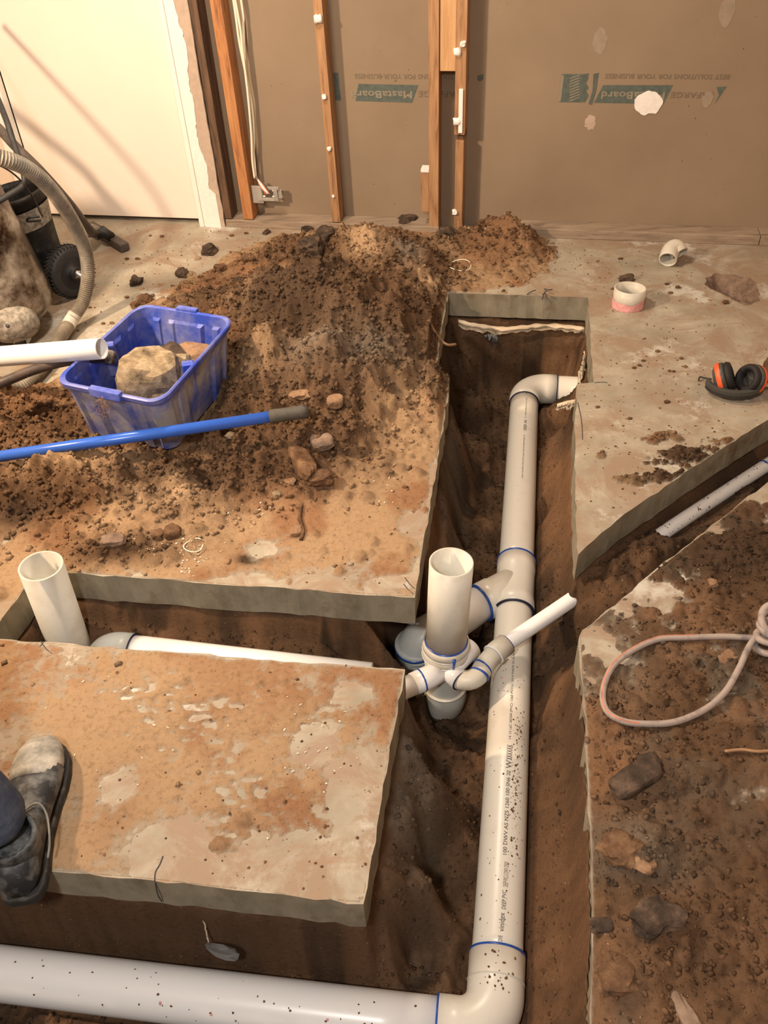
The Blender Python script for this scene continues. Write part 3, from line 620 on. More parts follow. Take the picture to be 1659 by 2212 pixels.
# bottom plates (left and right lengths) 
def splate(px0, px1, dd, hh, mat, name='bottom_plate'):
    s0 = WS(px0, 505)[0]; s1 = px1 if px1 > 2000 else WS(px1, 525)[0]
    if px1 > 2000: s1 = sR
    return wbox(s0, s1, -.092, dd, .0, hh, mat, name, wall, bevel=.003)
splate(492, 948, .002, .036, 'wood_plate'); splate(1060, 1640, -.002, .042, 'wood_plate'); 
wbox(WS(1640, 530)[0], sR, -.092, -.002, 0, .042, 'wood_plate', 'bottom_plate', wall, bevel=.003)
# nails and plaster dabs
def dab(px, py, d, r_, st, mat='plaster_white', name='plaster_dab', sq=(1, 1, 1)):
    s, z = WS(px, py, d); MB().rock(WP(s, d, z), r_, px, 2, sq, .3).build(name, mat, st)
for px, py, r_, st in [(687, 41, .017, stC), (700, 209, .010, stC), (711, 322, .010, stC), (720, 424, .006, stC), (988, 112, .015, stE), (1000, 95, .012, stE), (982, 458, .012, stE), (986, 262, .016, stE)]:
    dab(px, py, .004, r_, st)
s0_, z0_ = WS(991, 287, .006); s1_, z1_ = WS(1001, 192, .006); wbox(s0_-.002, s1_, .002, .012, z0_, z1_, 'plaster_white', 'plaster_strip', wall, bevel=.002)
# white patch and smudges on the board
def blob(px, py, d, rx, rz, mat, name, th=.004, jag=.18, n=26, seed=0):
    s, z = WS(px, py, d); mb = MB(); P = []
    for k in range(n):
        a = 2*PI*k/n; q = 1+jag*mnoise.noise(Vector((math.cos(a)*2+seed, math.sin(a)*2, seed)))+random.uniform(-jag, jag)*.25
        P.append((s+rx*q*math.cos(a), z+rz*q*math.sin(a)))
    vs = [WP(s, d+th, z)] + [WP(a, d+th*.7, b) for a, b in P] + [WP(a, d, b) for a, b in P]
    fs = [(0, 1+k, 1+(k+1) % n) for k in range(n)] + [(1+k, 1+n+k, 1+n+(k+1) % n, 1+(k+1) % n) for k in range(n)]
    return mb.add(vs, fs, False).build(name, mat, wall)
PD = -.092
blob(1401, 222, PD, .056, .044, 'plaster_white', 'plaster_patch', .004, .15)
blob(1296, 88, PD, .028, .045, 'smudge', 'glue_smudge', .0012, .2, seed=2); blob(1570, 25, PD, .028, .05, 'smudge', 'glue_smudge', .0012, .2, seed=3)
blob(1275, 265, PD, .022, .028, 'torn_paper', 'paper_scuff', .001, .5, seed=4); blob(1528, 215, PD, .02, .03, 'smudge', 'glue_smudge', .002, .2, seed=5)
# printing on the board: upside down, as it was fixed
def text_mesh(body, shear=0., spacing=1., bold=0.):
    cu = bpy.data.curves.new('t', 'FONT'); cu.body = body; cu.size = 1; cu.shear = shear; cu.resolution_u = 3; cu.space_character = spacing; cu.offset = bold
    ob = bpy.data.objects.new('t', cu); COL.objects.link(ob); bpy.context.view_layer.update()
    me = ob.evaluated_get(bpy.context.evaluated_depsgraph_get()).to_mesh()
    V = [tuple(v.co) for v in me.vertices]; Fc = [tuple(p.vertices) for p in me.polygons]; ob.to_mesh_clear(); bpy.data.objects.remove(ob); bpy.data.curves.remove(cu)
    xs = [v[0] for v in V]; ys = [v[1] for v in V]; x0, x1, y0, y1 = min(xs), max(xs), min(ys), max(ys)
    return [((v[0]-x0)/(x1-x0), (v[1]-y0)/(y1-y0)) for v in V], Fc
def wtext(body, pxl, pyt, pxr, pyb, mat, d, name='printed_lettering', shear=0, yref=None):
    """fill the box between two pixels with text turned by 180 degrees on the board"""
    V, Fc = text_mesh(body, shear, 1.05, .022); sl, zt_ = WS(pxl, pyt, d); sr, _ = WS(pxr, pyt, d); _, zb = WS((pxl+pxr)/2, pyb, d); _, zt_ = WS((pxl+pxr)/2, pyt, d)
    vs = [WP(sr+(sl-sr)*u, d, zt_+(zb-zt_)*v) for u, v in V]
    return MB().add(vs, Fc, False).build(name, mat, wall)
def wpoly(pts, mat, d, name):
    P = [WP(WS(*q, d)[0], d, WS(*q, d)[1]) for q in pts]; n = len(P)
    return MB().add(P, [tuple(range(n))], False).build(name, mat, wall)
dg, dt = PD+.0008, PD+.0016
wpoly([(1283, 222), (1303, 184), (1454, 184), (1433, 225)], 'board_green', dg, 'printed_banner')
wtext('MastaBoard', 1300, 198, 1437, 214, 'board_tan', dt); wtext('LAFARGE', 1450, 199, 1542, 212, 'ink_brown', dg)
wtext('BEST SOLUTIONS FOR YOUR BUSINESS', 1308, 160, 1578, 171, 'ink_brown', dg)
wpoly([(1543, 226), (1553, 205), (1548, 188), (1570, 187)], 'board_green', dg, 'printed_triangle')
# hatched emblem
wpoly([(1214, 160), (1262, 160), (1272, 158), (1270, 172), (1266, 180), (1272, 190), (1266, 197), (1272, 206), (1264, 221), (1208, 221)], 'board_green', dg, 'printed_emblem')
for k in range(9):
    y = 166+k*6; wpoly([(1230, y+3), (1251, y-5), (1252, y-3), (1230, y+5.5)], 'board_tan', dt, 'emblem_hatch')
wpoly([(1213, 163), (1219, 163), (1211, 219), (1207, 219)], 'board_tan', dt, 'emblem_edge')
wpoly([(1282, 160), (1294, 157), (1288, 196), (1279, 227), (1271, 225), (1280, 196)], 'board_green', dg, 'printed_mark')
# second print, partly behind the studs
wpoly([(768, 218), (774, 181), (904, 184), (890, 222)], 'board_green', dg, 'printed_banner')
wtext('MastaBoard', 758, 196, 890, 212, 'board_tan', dt); wtext('LAFARGE', 904, 197, 994, 210, 'ink_brown', dg)
wtext('BEST SOLUTIONS FOR YOUR BUSINESS', 766, 160, 1014, 171, 'ink_brown', dg)
wpoly([(714, 157), (731, 157), (733, 186), (737, 217), (717, 217)], 'board_green', dg, 'printed_emblem')
wpoly([(1032, 163), (1045, 160), (1044, 172), (1036, 176), (1031, 172)], 'board_green', dg, 'printed_mark')
# cables to the power point
def wpt(px, py, d): s, z = WS(px, py, d); return WP(s, d, z)
topz = lambda px, d: wpt(px, -320, d)
for i, P in enumerate([[(440, -330), (512, 20), (524, 110), (535, 200), (543, 290), (545, 345), (550, 385)], [(452, -330), (505, 5), (517, 90), (536, 190), (541, 260), (548, 330), (553, 384)], [(470, -330), (521, 2), (526, 60), (531, 150), (545, 235), (549, 310), (547, 360), (556, 388)]]):
    pts = catmull([wpt(x, y, -.035-.012*i) for x, y in P], 8); pts = [Vector((pts[0].x, pts[0].y, RH-.005))]+pts
    o = MB().tube(pts, .0052, 10).build('electrical_cable', 'cable_white')
    tag(o, ['white cable hanging beside the orange stud, leftmost of the three', 'white cable beside the orange stud, middle of the three', 'white cable beside the orange stud, rightmost of the three at the top'][i], 'cable', 'cables hanging in the wall')
bk = thing('mounting_bracket', wpt(578, 415, -.03), 'clear plastic power point bracket with bare copper wires on the orange stud', 'bracket')
mb = MB(); P = lambda x, y, d: wpt(x, y, d)
def wbox2(mbx, x0, y0, x1, y1, da, db):
    s0, z0 = WS(x0, y1, da); s1, z1 = WS(x1, y0, da); mbx.box(WP(s0, da, z0), WU*(s1-s0), WN*(db-da), (0, 0, z1-z0))
wbox2(mb, 548, 401, 566, 437, -.03, -.022); wbox2(mb, 560, 403, 603, 408, -.03, -.02); wbox2(mb, 560, 427, 603, 432, -.03, -.02); wbox2(mb, 560, 403, 565, 432, -.03, -.018); wbox2(mb, 594, 403, 599, 432, -.03, -.018); wbox2(mb, 599, 408, 608, 428, -.03, -.026)
mb.build('plastic_frame', 'clear_plastic', bk, .001)
for k, mt in enumerate(['copper', 'cable_white', 'plaster_white', 'copper', 'ink']):
    a = catmull([P(556+k, 388, -.03), P(563+k*3, 404, -.02), P(570+k*4, 412+k*2, -.018), P(573+k*4, 420-k, -.022)], 5); MB().tube(a, .003, 8).build('wire', mt, bk)
for q in [(570, 411), (590, 411), (571, 424), (591, 424)]: MB().rock(P(*q, -.024), .006, q[0], 1).build('clip', 'plaster_white', bk)

# ------------------------------------------------------------------ drain pipework
ZA = -.33; RP = .055
dr = thing('drain_pipework', G(1110, 1330, -.45), 'glued white drain pipework with floor waste gully running along the open trench', 'pipe')
A_far = G(1134, 838, ZA); A_near = G(1066, 2232, ZA)
def lineat(a, b, t): return a.lerp(b, t)
def along(py, a=A_far, b=A_near):        # point of the main axis at an image row
    lo, hi = 0., 1.
    for _ in range(40):
        mid = (lo+hi)/2; p = a.lerp(b, mid); v = p-CAMP; y = IH/2-FPX*v.dot(CU)/v.dot(FWD)
        if y < py: lo = mid
        else: hi = mid
    return a.lerp(b, lo)
def seg_pts(a, b, n=12): return [a.lerp(b, i/n) for i in range(n+1)]
AX = (A_near-A_far).normalized()
right_dir = (G(1300, 846, ZA)-A_far).normalized(); left_dir = (G(0, 2102, ZA)-A_near).normalized()
pE0 = A_far + AX*.115; pE1 = A_far + right_dir*.125
elb = [pE0] + elbow_path(pE0, A_far, pE1, .085, 14) + [pE1]
mainp = MB().tube(seg_pts(pE0, along(1222), 20), RP, 48, cap=True).build('pipe', 'pvc', dr)
mainp2 = MB().tube(seg_pts(along(1318), along(2066), 40), RP, 48).build('pipe', 'pvc', dr)
mb = MB().tube(elb, RP+.0045, 48); mb.build('elbow', 'pvc', dr)
MB().tube([pE1, A_far+right_dir*.40], RP, 40).build('pipe', 'pvc', dr)
def ring(c, d, r_, mat, wd=.003, name='glue_ring', par=None, th=.0014, arc=(0, 1)):
    d = Vector(d).normalized(); return MB().lathe(Vector(c)-d*wd/2, d, [(r_-.004, 0), (r_+th, 0), (r_+th, wd), (r_-.004, wd)], 48).build(name, mat, par or dr)
ring(pE0, AX, RP+.0035, 'glue_dark'); ring(pE1, right_dir, RP+.0035, 'glue_dark')
# wye
w0, w1 = along(1214), along(1324)
mb = MB().tube([w0, w0+AX*.05, w0+AX*.055, w1-AX*.05, w1-AX*.045, w1], [RP+.0055, RP+.0055, RP+.0035, RP+.0035, RP+.0055, RP+.0055], 48); wy = mb.build('wye_junction', 'pvc', dr)
ring(w0, AX, RP+.006, 'glue_blue', .005); ring(w1, AX, RP+.006, 'glue_dark', .003)
bs = along(1262); b2 = G(1037, 1303, ZA); b3 = G(985, 1340, ZA); bd = (b2-bs).normalized()
MB().tube([bs, b2-bd*.055, b2-bd*.05, b2], [RP+.0025, RP+.0025, RP+.0055, RP+.0055], 48).build('wye_branch', 'pvc', dr)
ring(b2, bd, RP+.0055, 'glue_blue', .006)
bend = G(897, 1385, -.345)
MB().tube([b2-bd*.01, b3, b3.lerp(bend, .6)], RP, 40).build('pipe', 'pvc_white', dr)
# gully riser and trap
rT, rB = G(975, 1214, .115), G(963, 1396, -.19); rd = (rB-rT).normalized()
MB().tube([rT, rB+rd*.01], RP, 56, inner=.0045).build('riser_pipe', 'pvc_old', dr)
MB().lathe(rB-rd*.022, rd, [(.057, 0), (.0625, 0), (.064, .012), (.0635, .022), (.060, .0225), (.060, .026), (.064, .0265), (.064, .045), (.061, .050), (.059, .058), (.057, .075)], 56).build('collar', 'pvc_old', dr)
ring(rB-rd*.023, rd, RP+.001, 'glue_blue', .0025, th=.002); ring(rB+rd*.0005, rd, .0625, 'pvc_white', .002, th=.0025); ring(rB+rd*.024, rd, .0625, 'pvc_white', .002, th=.0025)
body_top = rB+rd*.03; vdn = Vector((0, 0, -1)); bot = rB + rd*.03 + vdn*.185
MB().tube([body_top, body_top+vdn*.05, body_top+vdn*.12, bot], [.060, .056, .054, .054], 48).build('gully_body', 'pvc_grey', dr)
ubase = bot+Vector((-.055, .075, -.06)); up = Vector((bend.x, bend.y, bot.z-.0))
MB().tube(catmull([bot+Vector((0, 0, .05)), bot, bot+(up-bot)*.12+vdn*.055, bot.lerp(up, .5)+vdn*.085, up+(bot-up)*.12+vdn*.055, up, up+Vector((0, 0, .05))], 7), .0605, 40).build('trap_bend', 'pvc_grey', dr)
ring(bot+Vector((0, 0, .05)), vdn, .0605, 'pvc_old', .004)
tb = (b3-bend).normalized(); MB().tube([up+Vector((0, 0, .03))]+elbow_path(up, bend, b3, .06, 10)+[bend+tb*.10], .0595, 40).build('elbow', 'pvc_grey', dr)
ring(up+Vector((0, 0, .035)), vdn, .0605, 'glue_blue', .008)
# drip of blue cement on the collar
dd = (CAMP-rB); dd.z = 0; dd.normalize(); p0 = rB + dd*.064+CR*.022
MB().tube([p0-rd*.020, p0, p0+rd*.03, p0+rd*.055-dd*.004], [.005, .003, .0028, .004], 8).build('cement_drip', 'glue_blue', dr)
# small inlets
RS = .0215
inC = G(948, 1450, -.235)
i1a = G(925, 1463, -.235); i1b = G(893, 1478, -.235); i1c = G(780, 1525, -.235); dL = (i1c-i1a).normalized()
MB().tube([inC, i1a, i1b], .031, 32).build('inlet_socket', 'pvc_white', dr); MB().tube([i1b-dL*-.0, i1b+dL*.03, i1b+dL*.034, i1b+dL*.05], [.029, .029, .032, .032], 32).build('coupling', 'pvc_white', dr)
MB().tube([i1b, i1c], .026, 32).build('pipe', 'pvc_white', dr); ring(i1a.lerp(i1b, .45), dL, .031, 'glue_blue', .004)
j0 = G(975, 1440, -.225); j1 = G(1019, 1398, -.225); MB().tube([j0, j1], .030, 32).build('inlet_socket', 'pvc_white', dr)
k0 = G(965, 1445, -.235); k1 = G(994, 1470, -.235); k2 = G(1018, 1488, -.235); k3 = G(1046, 1438, -.225); k4 = G(1070, 1410, -.22); k5 = G(1094, 1391, -.215)
RB = .0268
MB().tube([k0, k1], .029, 32).build('inlet_socket', 'pvc_white', dr)
kk = [k1]+elbow_path(k1, k2, k3, .042, 8)+[k2.lerp(k3, .62)]
MB().tube(kk, RB, 32).build('elbow', 'pvc_old', dr); ring(k1, k2-k1, .0275, 'glue_dark', .003)
ka = k2.lerp(k3, .60); kb = k3+(k3-k2).normalized()*.0
MB().tube([ka, ka.lerp(k3, .1), k3, k4], RB+.0005, 32).build('bend', 'pvc_old', dr); ring(ka, k3-k2, RB+.001, 'glue_blue', .005); 
MB().tube([k4.lerp(k3, .15), k4, k5], RB+.0035, 32).build('bend_socket', 'pvc_old', dr); ring(k4.lerp(k3, .15), k4-k3, RB+.004, 'pvc_white', .003)
ring(k5, k5-k4, .0235, 'glue_blue', .007, th=.0035); ring(k3.lerp(k4, -.15), k4-k3, RB+.001, 'glue_blue', .004)
wpts = [k5, G(1250, 1285, -.175), G(1340, 1218, -.165), G(1435, 1150, -.135), G(1545, 1077, -.145), G(1659, 1003, -.15), G(1800, 912, -.15)]
MB().tube(catmull([k4]+wpts, 6), RS, 32).build('pipe', 'pvc_white', dr)
ring(G(1650, 1009, -.15), wpts[-1]-wpts[-2], RS+.0005, 'glue_blue', .006)
# near elbow and the big pipe out to the left
nE0 = along(2062); nE1 = A_near + left_dir*.115
MB().tube([nE0]+elbow_path(nE0, A_near, nE1, .075, 14)+[nE1], RP+.005, 48).build('elbow', 'pvc', dr)
ring(nE0, AX, RP+.0045, 'glue_blue', .004); ring(nE1, left_dir, RP+.0045, 'glue_blue', .004)
ring(nE0+AX*.058, AX, RP+.0045, 'pvc_old', .003)
MB().tube(seg_pts(nE1, A_near+left_dir*2.4, 20), RP, 48).build('pipe', 'pvc_white', dr)
# printing along the main pipe
def pipe_text(body, py0, py1, off, hgt, flip=False, mat='ink', name='pipe_lettering'):
    V, Fc = text_mesh(body); a = along(py0); b = along(py1); d = (b-a); L = d.length; d.normalize()
    upv = Vector((0, 0, 1)); side = d.cross(upv).normalized(); vs = []
    th0 = off/RP
    for u, v in V:
        th = th0 + (v-.5)*hgt/RP*(1 if not flip else 1); q = a+d*(u*L); r_ = RP+.0006
        vs.append(q + (upv*math.cos(th)+side*math.sin(th)*1)*r_)
    # 'side' must lie to the left of the reading direction for the letters to read correctly
    return MB().add(vs, Fc, False).build(name, mat, dr)
def ptx(body, py0, py1, xoff, hgt, mat='ink'):
    a = along(py0); b = along(py1); d = (b-a).normalized(); up_left = Vector((0, 0, 1)).cross(d)     # left of the reading direction
    V, Fc = text_mesh(body); L = (b-a).length; vs = []
    base = xoff/RP*(1 if up_left.x > 0 else -1)
    for u, v in V:
        th = base+(v-.5)*hgt/RP; vs.append(a+d*(u*L)+(Vector((0, 0, 1))*math.cos(th)+up_left*math.sin(th))*(RP+.0007))
    return MB().add(vs, Fc, False).build('pipe_lettering', mat, dr)
ptx('DWV 100 vinidex', 850, 876, .006, .008, 'ink_brown'); ptx('DWV PVC-U 100 SN6 AS1260 1 12', 885, 928, .006, .005, 'ink_brown'); ptx('W', 932, 940, .006, .011); ptx('XKKKKK', 942, 955, .006, .011)
ptx('LIC 00250 MADE IN AUST DWV 100 AS NZS 1260 PVC-U SN6', 965, 1058, .004, .005, 'ink_brown')
ptx('vinidex', 2034, 1994, .004, .012); ptx('DEEP PVC', 1986, 1946, .007, .009); ptx('DEEP PVC-U DWV DWV', 1938, 1884, .009, .011, 'ink_brown'); ptx('OVE', 2056, 2043, .003, .009)
ptx('100 DWV AS NZS 1260 100 SN6 20', 1870, 1690, .004, .009, 'ink'); ptx('W', 1685, 1668, .004, .014); ptx('XKKKKK', 1667, 1634, .004, .014)
ptx('14 15 LIC 00250 (PVC) 1260 PVC-U 2014 MADE IN AUSTRALIA', 1622, 1415, .004, .008, 'ink')
# dirt specks on the pipes
mb = MB()
def speck_on(a, b, t, th, r_, R0=RP):
    d = (b-a).normalized(); s_ = d.cross(Vector((0, 0, 1))).normalized(); s_ = s_ if s_.x > 0 else -s_
    c = a.lerp(b, t)+(Vector((0, 0, 1))*math.cos(th)+s_*math.sin(th))*(R0+.0003); nrm = (c-a.lerp(b, t)).normalized()
    n = random.choice((5, 6, 7)); u = d; v = nrm.cross(d); ring_ = [c+(u*math.cos(2*PI*k/n)*random.uniform(.5, 1.3)+v*math.sin(2*PI*k/n)*random.uniform(.5, 1.2))*r_ for k in range(n)]
    mb.add(ring_+[c+nrm*r_*.5], [(k, (k+1) % n, n) for k in range(n)], False)
mA, mB_ = along(1400), along(2066)
for k in range(260):
    t = random.random(); g = random.gauss(0, 1)
    if random.random() < .62: t = min(.98, max(0, .52+random.gauss(0, .14))); th = .42+random.gauss(0, .16)
    else: th = random.uniform(-.9, .9)
    speck_on(mA, mB_, t, th, random.uniform(.0008, .0026)*(1.5 if random.random() < .15 else 1))
for k in range(60): speck_on(nE1, A_near+left_dir*1.2, random.random(), random.uniform(-1.2, .5), random.uniform(.001, .0032))
for k in range(30): speck_on(nE0, A_near, random.uniform(.1, .7), random.gauss(0, .3), random.uniform(.001, .004), RP+.005)
for k in range(40): speck_on(A_far, along(1220), random.random(), random.uniform(-.8, .8), random.uniform(.0006, .0013))
for k in range(70): speck_on(wpts[3], wpts[5], min(1, random.random()**1.3), random.uniform(-1.4, 1.2), random.uniform(.001, .004), RS)
for k in range(30): speck_on(wpts[0], wpts[1], 1-random.random()*.12, random.uniform(-1.2, 1.2), random.uniform(.001, .004), RS)
o = mb.build('dirt_specks', 'rock_soil', dr); o['kind'] = 'stuff'
mb = MB()
for k in range(14): speck_on(mA, mB_, random.uniform(0, .18), random.uniform(-1., .3), random.uniform(.001, .004))
for t in (.42, .52, .2): speck_on(nE1, A_near+left_dir*1.2, t, random.uniform(-.9, -.2), .004)
speck_on(mA, mB_, .03, -.3, .009); mb.build('primer_spots', 'primer_pink', dr)['kind'] = 'stuff'
# left standpipe
o = MB().tube([G(88, 1222, .11), G(153, 1400, -.21), G(163, 1425, -.25)], RP, 56, inner=.0045).build('standpipe', 'pvc_old')
tag(o, 'open-topped upright grey white pipe in the narrow trench at the left', 'pipe')
wst = thing('waste_pipe', G(450, 1430, ZA), 'long white pipe with elbow lying in narrow trench right of the open standpipe', 'pipe')
q0, q1 = G(288, 1413, -.19), G(800, 1474, -.205); qd = (q1-q0).normalized()
MB().tube([q0-qd*.01, q1], RP*.95, 40).build('pipe', 'pvc_white', wst)
MB().tube([q0+qd*.0]+elbow_path(q0, q0-qd*.09, q0-qd*.09+Vector((0, 0, -.12)), .06, 10)+[q0-qd*.09+Vector((0, 0, -.14))], RP*.95+.005, 40).build('elbow', 'pvc_grey', wst)
ring(q0+qd*.001, qd, RP*.95+.004, 'glue_dark', .003, par=wst)

# ------------------------------------------------------------------ loose pipe leaning on the tub, rubber hose
pa_, pb_ = G(0, 770, .245), G(220, 753, .31); pe_ = pa_+(pa_-pb_)*((pa_.z-.034)/(pb_.z-pa_.z))
o = MB().tube([pe_, pa_, pb_], .0315, 48, inner=.003).build('loose_pipe', 'pvc_white'); tag(o, 'loose white pipe with open end lying across the corner of the blue tub', 'pipe')
hz = thing('rubber_tube', G(100, 800, .25), 'dark brown rubber tube with grey end under the loose white pipe', 'tube')
pp = catmull([G(-300, 925, .12), G(-60, 845, .2), G(0, 828, .225), G(70, 800, .235), G(140, 781, .24), G(232, 771, .245)], 6)
MB().tube(pp, .0155, 24).build('tube', 'hose_brown', hz); MB().tube([G(226, 768, .245), G(243, 772, .243)], .021, 20).build('end_cap', 'cast_grey', hz)

# ------------------------------------------------------------------ blue tub with rubble
TQ = [G(122, 822, .27), G(345, 868, .27), G(503, 690, .27), G(303, 659, .27)]
BQ0 = [G(183, 935, .035), G(378, 975, .035)]; BQ = [BQ0[0], BQ0[1], BQ0[1]+(TQ[2]-TQ[1])*.86+Vector((0, 0, 0)), BQ0[0]+(TQ[3]-TQ[0])*.86]
BQ[2].z = BQ[3].z = .035
def bil(Q, u, v): return (Q[0]*(1-u)+Q[1]*u)*(1-v)+(Q[3]*(1-u)+Q[2]*u)*v
def rrect(n=14, r_=.13, per=36):
    P = []; C4 = [(1-r_, r_, -PI/2), (1-r_, 1-r_, 0), (r_, 1-r_, PI/2), (r_, r_, PI)]
    for ci, (cx, cy, a0) in enumerate(C4):
        for k in range(n+1): a = a0+PI/2*k/n; P.append((cx+r_*math.cos(a), cy+r_*math.sin(a)))
        nx = C4[(ci+1) % 4]; e = (nx[0]+r_*math.cos(nx[2]), nx[1]+r_*math.sin(nx[2])); s_ = P[-1]
        for k in range(1, per): P.append((s_[0]+(e[0]-s_[0])*k/per, s_[1]+(e[1]-s_[1])*k/per))
    return P
RRp = rrect(); NR = len(RRp)
def tub_ring(t, off, rib=True):
    out = []
    for i, (u, v) in enumerate(RRp):
        cu, cv = u-.5, v-.5; k = 1+off*2
        q = 0
        if rib and t < .9:                # stepped panels pressed into each side
            e = u if abs(cv) > abs(cu) else v
            if .30 < e < .37 or .63 < e < .70: q = -.022
            elif .37 <= e <= .63: q = -.010 if abs(cv) > abs(cu) else -.022
            if .12 < e < .20 or .80 < e < .88: q = -.014
        k += q*2
        a = bil(BQ, .5+cu*k, .5+cv*k); b = bil(TQ, .5+cu*k, .5+cv*k); out.append(a.lerp(b, t))
    return out
tub = thing('storage_tub', bil(BQ, .5, .5), 'dusty blue plastic tub holding broken concrete beside the dirt pile', 'tub')
rows = [tub_ring(t, 0) for t in (0, .03, .5, .84)]+[tub_ring(.87, 0, False), tub_ring(.93, 0, False), tub_ring(.93, .022, False), tub_ring(1, .024, False), tub_ring(1.015, .012, False), tub_ring(1.0, -.008, False), tub_ring(.86, -.012, False)]+[tub_ring(t, -.012) for t in (.82, .5, .06)]
vs = [p for r_ in rows for p in r_]; fs = []
for i in range(len(rows)-1):
    for k in range(NR): k2 = (k+1) % NR; fs.append((i*NR+k, i*NR+k2, (i+1)*NR+k2, (i+1)*NR+k))
fs.append(tuple(range(NR))[::-1]); fs.append(tuple(range((len(rows)-1)*NR, len(rows)*NR)))
mb = MB(); mb.add(vs, fs, False); tb_ = mb.build('tub_body', 'blue_tub', tub); tb_.data.materials.append(M['tub_dust'])
for p_ in tb_.data.polygons:
    if p_.index < 4*NR: p_.material_index = 1
def tub_pt(u, v, t): return bil(BQ, u, v).lerp(bil(TQ, u, v), t)
for (u0, u1, v) in ((.36, .66, -.03), (.40, .62, 1.02)):      # handle lips
    a, b = tub_pt(u0, v, .93), tub_pt(u1, v, .93); n_ = (tub_pt(.5, 1, .93)-tub_pt(.5, 0, .93)).normalized()
    MB().box(a-n_*.010, b-a, n_*.022, (0, 0, .028)).build('handle_lip', 'blue_tub', tub, .003)
for u, v in ((.07, .5), (.93, .45)):     # latch posts inside
    c = tub_pt(u, v, .45); MB().box(c-Vector((.018, .015, 0)), (.036, .006, 0), (-.006, .03, 0), tub_pt(u, v, .96)-c).build('inner_rib', 'blue_tub', tub, .004)
rk = []
for i, (px, py, z, r_, mt, sq, lb) in enumerate([(326, 812, .20, .088, 'rock_pale', (1.1, .95, .9), 'large pale speckled lump of broken concrete in the blue tub'), (388, 802, .17, .055, 'rock_pale', (1.1, .8, .9), 'smaller pale concrete lump right of the largest in the tub'),
      (372, 772, .17, .05, 'rock_dark', (1.4, .8, .5), 'dark flat stone at the back of the tub rubble'), (425, 772, .15, .06, 'rock_sand', (1.2, .9, .7), 'reddish clay lump by the right wall of the tub'), (280, 800, .10, .06, 'rock_dark', (1.1, 1, .7), 'dark lump low at the left in the tub'),
      (345, 880, .12, .045, 'rock_soil', (1.1, .9, .8), 'brown lump beneath the front rim of the tub')]):
    o = MB().rock(G(px, py, z), r_, i*5+3, 3, sq, .28, i).build('concrete_rubble', mt); tag(o, lb, 'rubble', 'rubble in the blue tub')
for i, (u, v, r_) in enumerate([(.3, .3, .06), (.6, .3, .06), (.35, .65, .06), (.65, .7, .06)]):
    c = bil(BQ, u, v); o = MB().rock((c.x, c.y, .035+.05), r_, 60+i, 2, (1.2, 1, .8), .3, i).build('concrete_rubble', 'rock_soil'); tag(o, 'brown soil clod lying under the concrete in the blue tub', 'rubble', 'clods at the bottom of the blue tub')
# fibrous root over the tub rim
mb = MB(); c = G(222, 860, .27)
for k in range(22):
    a = Vector((random.gauss(0, .009), random.gauss(-.012, .006), random.gauss(.0, .008))); P = [c+a]
    for j in range(4): P.append(P[-1]+Vector((random.gauss(0, .007), random.gauss(-.002, .004), random.gauss(-.010, .008))))
    mb.tube(catmull(P, 3), .0006, 4)
o = mb.build('root_tuft', 'root'); tag(o, 'tangle of reddish fibrous roots hanging over the tub rim', 'roots', kind='stuff')

# ------------------------------------------------------------------ blue handled tool lying across the dirt
pl = thing('tool_pole', G(300, 935, .14), 'blue pole with dark rubber grip lying across the dirt before the tub', 'pole')
a, b = G(-330, 1034, .06), G(667, 888, .215); ex = (b-a).normalized(); tg = 0
gs = G(583, 900, .202); gd = (gs-a).dot(ex); gp = a+ex*gd
MB().tube([a, gp+ex*.02], .0165, 28).build('shaft', 'blue_pole', pl)
L = (b-a).length; MB().lathe(gp, ex, [(.0165, 0), (.0205, .002), (.0205, .02), (.0195, .03), (.0195, L-gd-.03), (.0205, L-gd-.02), (.019, L-gd-.008), (.012, L-gd)], 28).build('grip', 'rubber_grip', pl)
o = MB().lathe(b-ex*.016+Vector((0, 0, .0195)), (0, -.3, 1), [(.006, 0), (.006, .0006)], 12).build('hang_hole', 'ink', pl)
# worn white lettering near the left end
# ------------------------------------------------------------------ wet vacuum
vac = thing('wet_vacuum', (-1.43, 3.0, 0), 'dirt-caked steel wet vacuum with ribbed grey hose beside the door', 'vacuum')
ta = Vector((-.16, 0, 1)).normalized(); tb0 = Vector((-1.415, 2.97, .06))
MB().lathe(tb0, ta, [(.03, -.02), (.13, -.018), (.18, -.004), (.202, .02), (.210, .05), (.212, .12), (.212, .3), (.215, .31), (.215, .32), (.212, .33), (.212, .5)], 56).build('tank', 'tank', vac)
MB().lathe(tb0+ta*.5, ta, [(.207, 0), (.209, .03), (.2, .05), (.19, .14), (.15, .2), (.06, .22)], 48).build('motor_head', 'dusty_black', vac)
for k, ang in enumerate((-1.9, -.3, 2.6)):
    d = Vector((math.cos(ang), math.sin(ang), 0)); MB().tube([tb0+d*.195+ta*.42, tb0+d*.205+ta*.44, tb0+d*.215+ta*.49, tb0+d*.2+ta*.52], .009, 10).build('clip', 'steel', vac)
cg = G(30, 700, .12); MB().rock(cg, .092, 3, 3, (.95, .6, .74), .10, .3, True).build('castor_guard', 'cast_grey', vac)
MB().lathe(cg+Vector((.0, -.052, .022)), (0, -1, .5), [(.007, 0), (.007, .002)], 14).build('bolt_hole', 'ink', vac)
MB().tube([cg+Vector((0, .02, .0)), cg+Vector((0, .02, -.05))], .012, 12).build('castor_stem', 'steel', vac)
cw = cg+Vector((.0, .02, -.075)); MB().lathe(cw+Vector((-.016, 0, 0)), (1, 0, 0), [(.01, 0), (.038, 0), (.042, .006), (.042, .026), (.038, .032), (.01, .032)], 28).build('castor_wheel', 'rubber', vac)
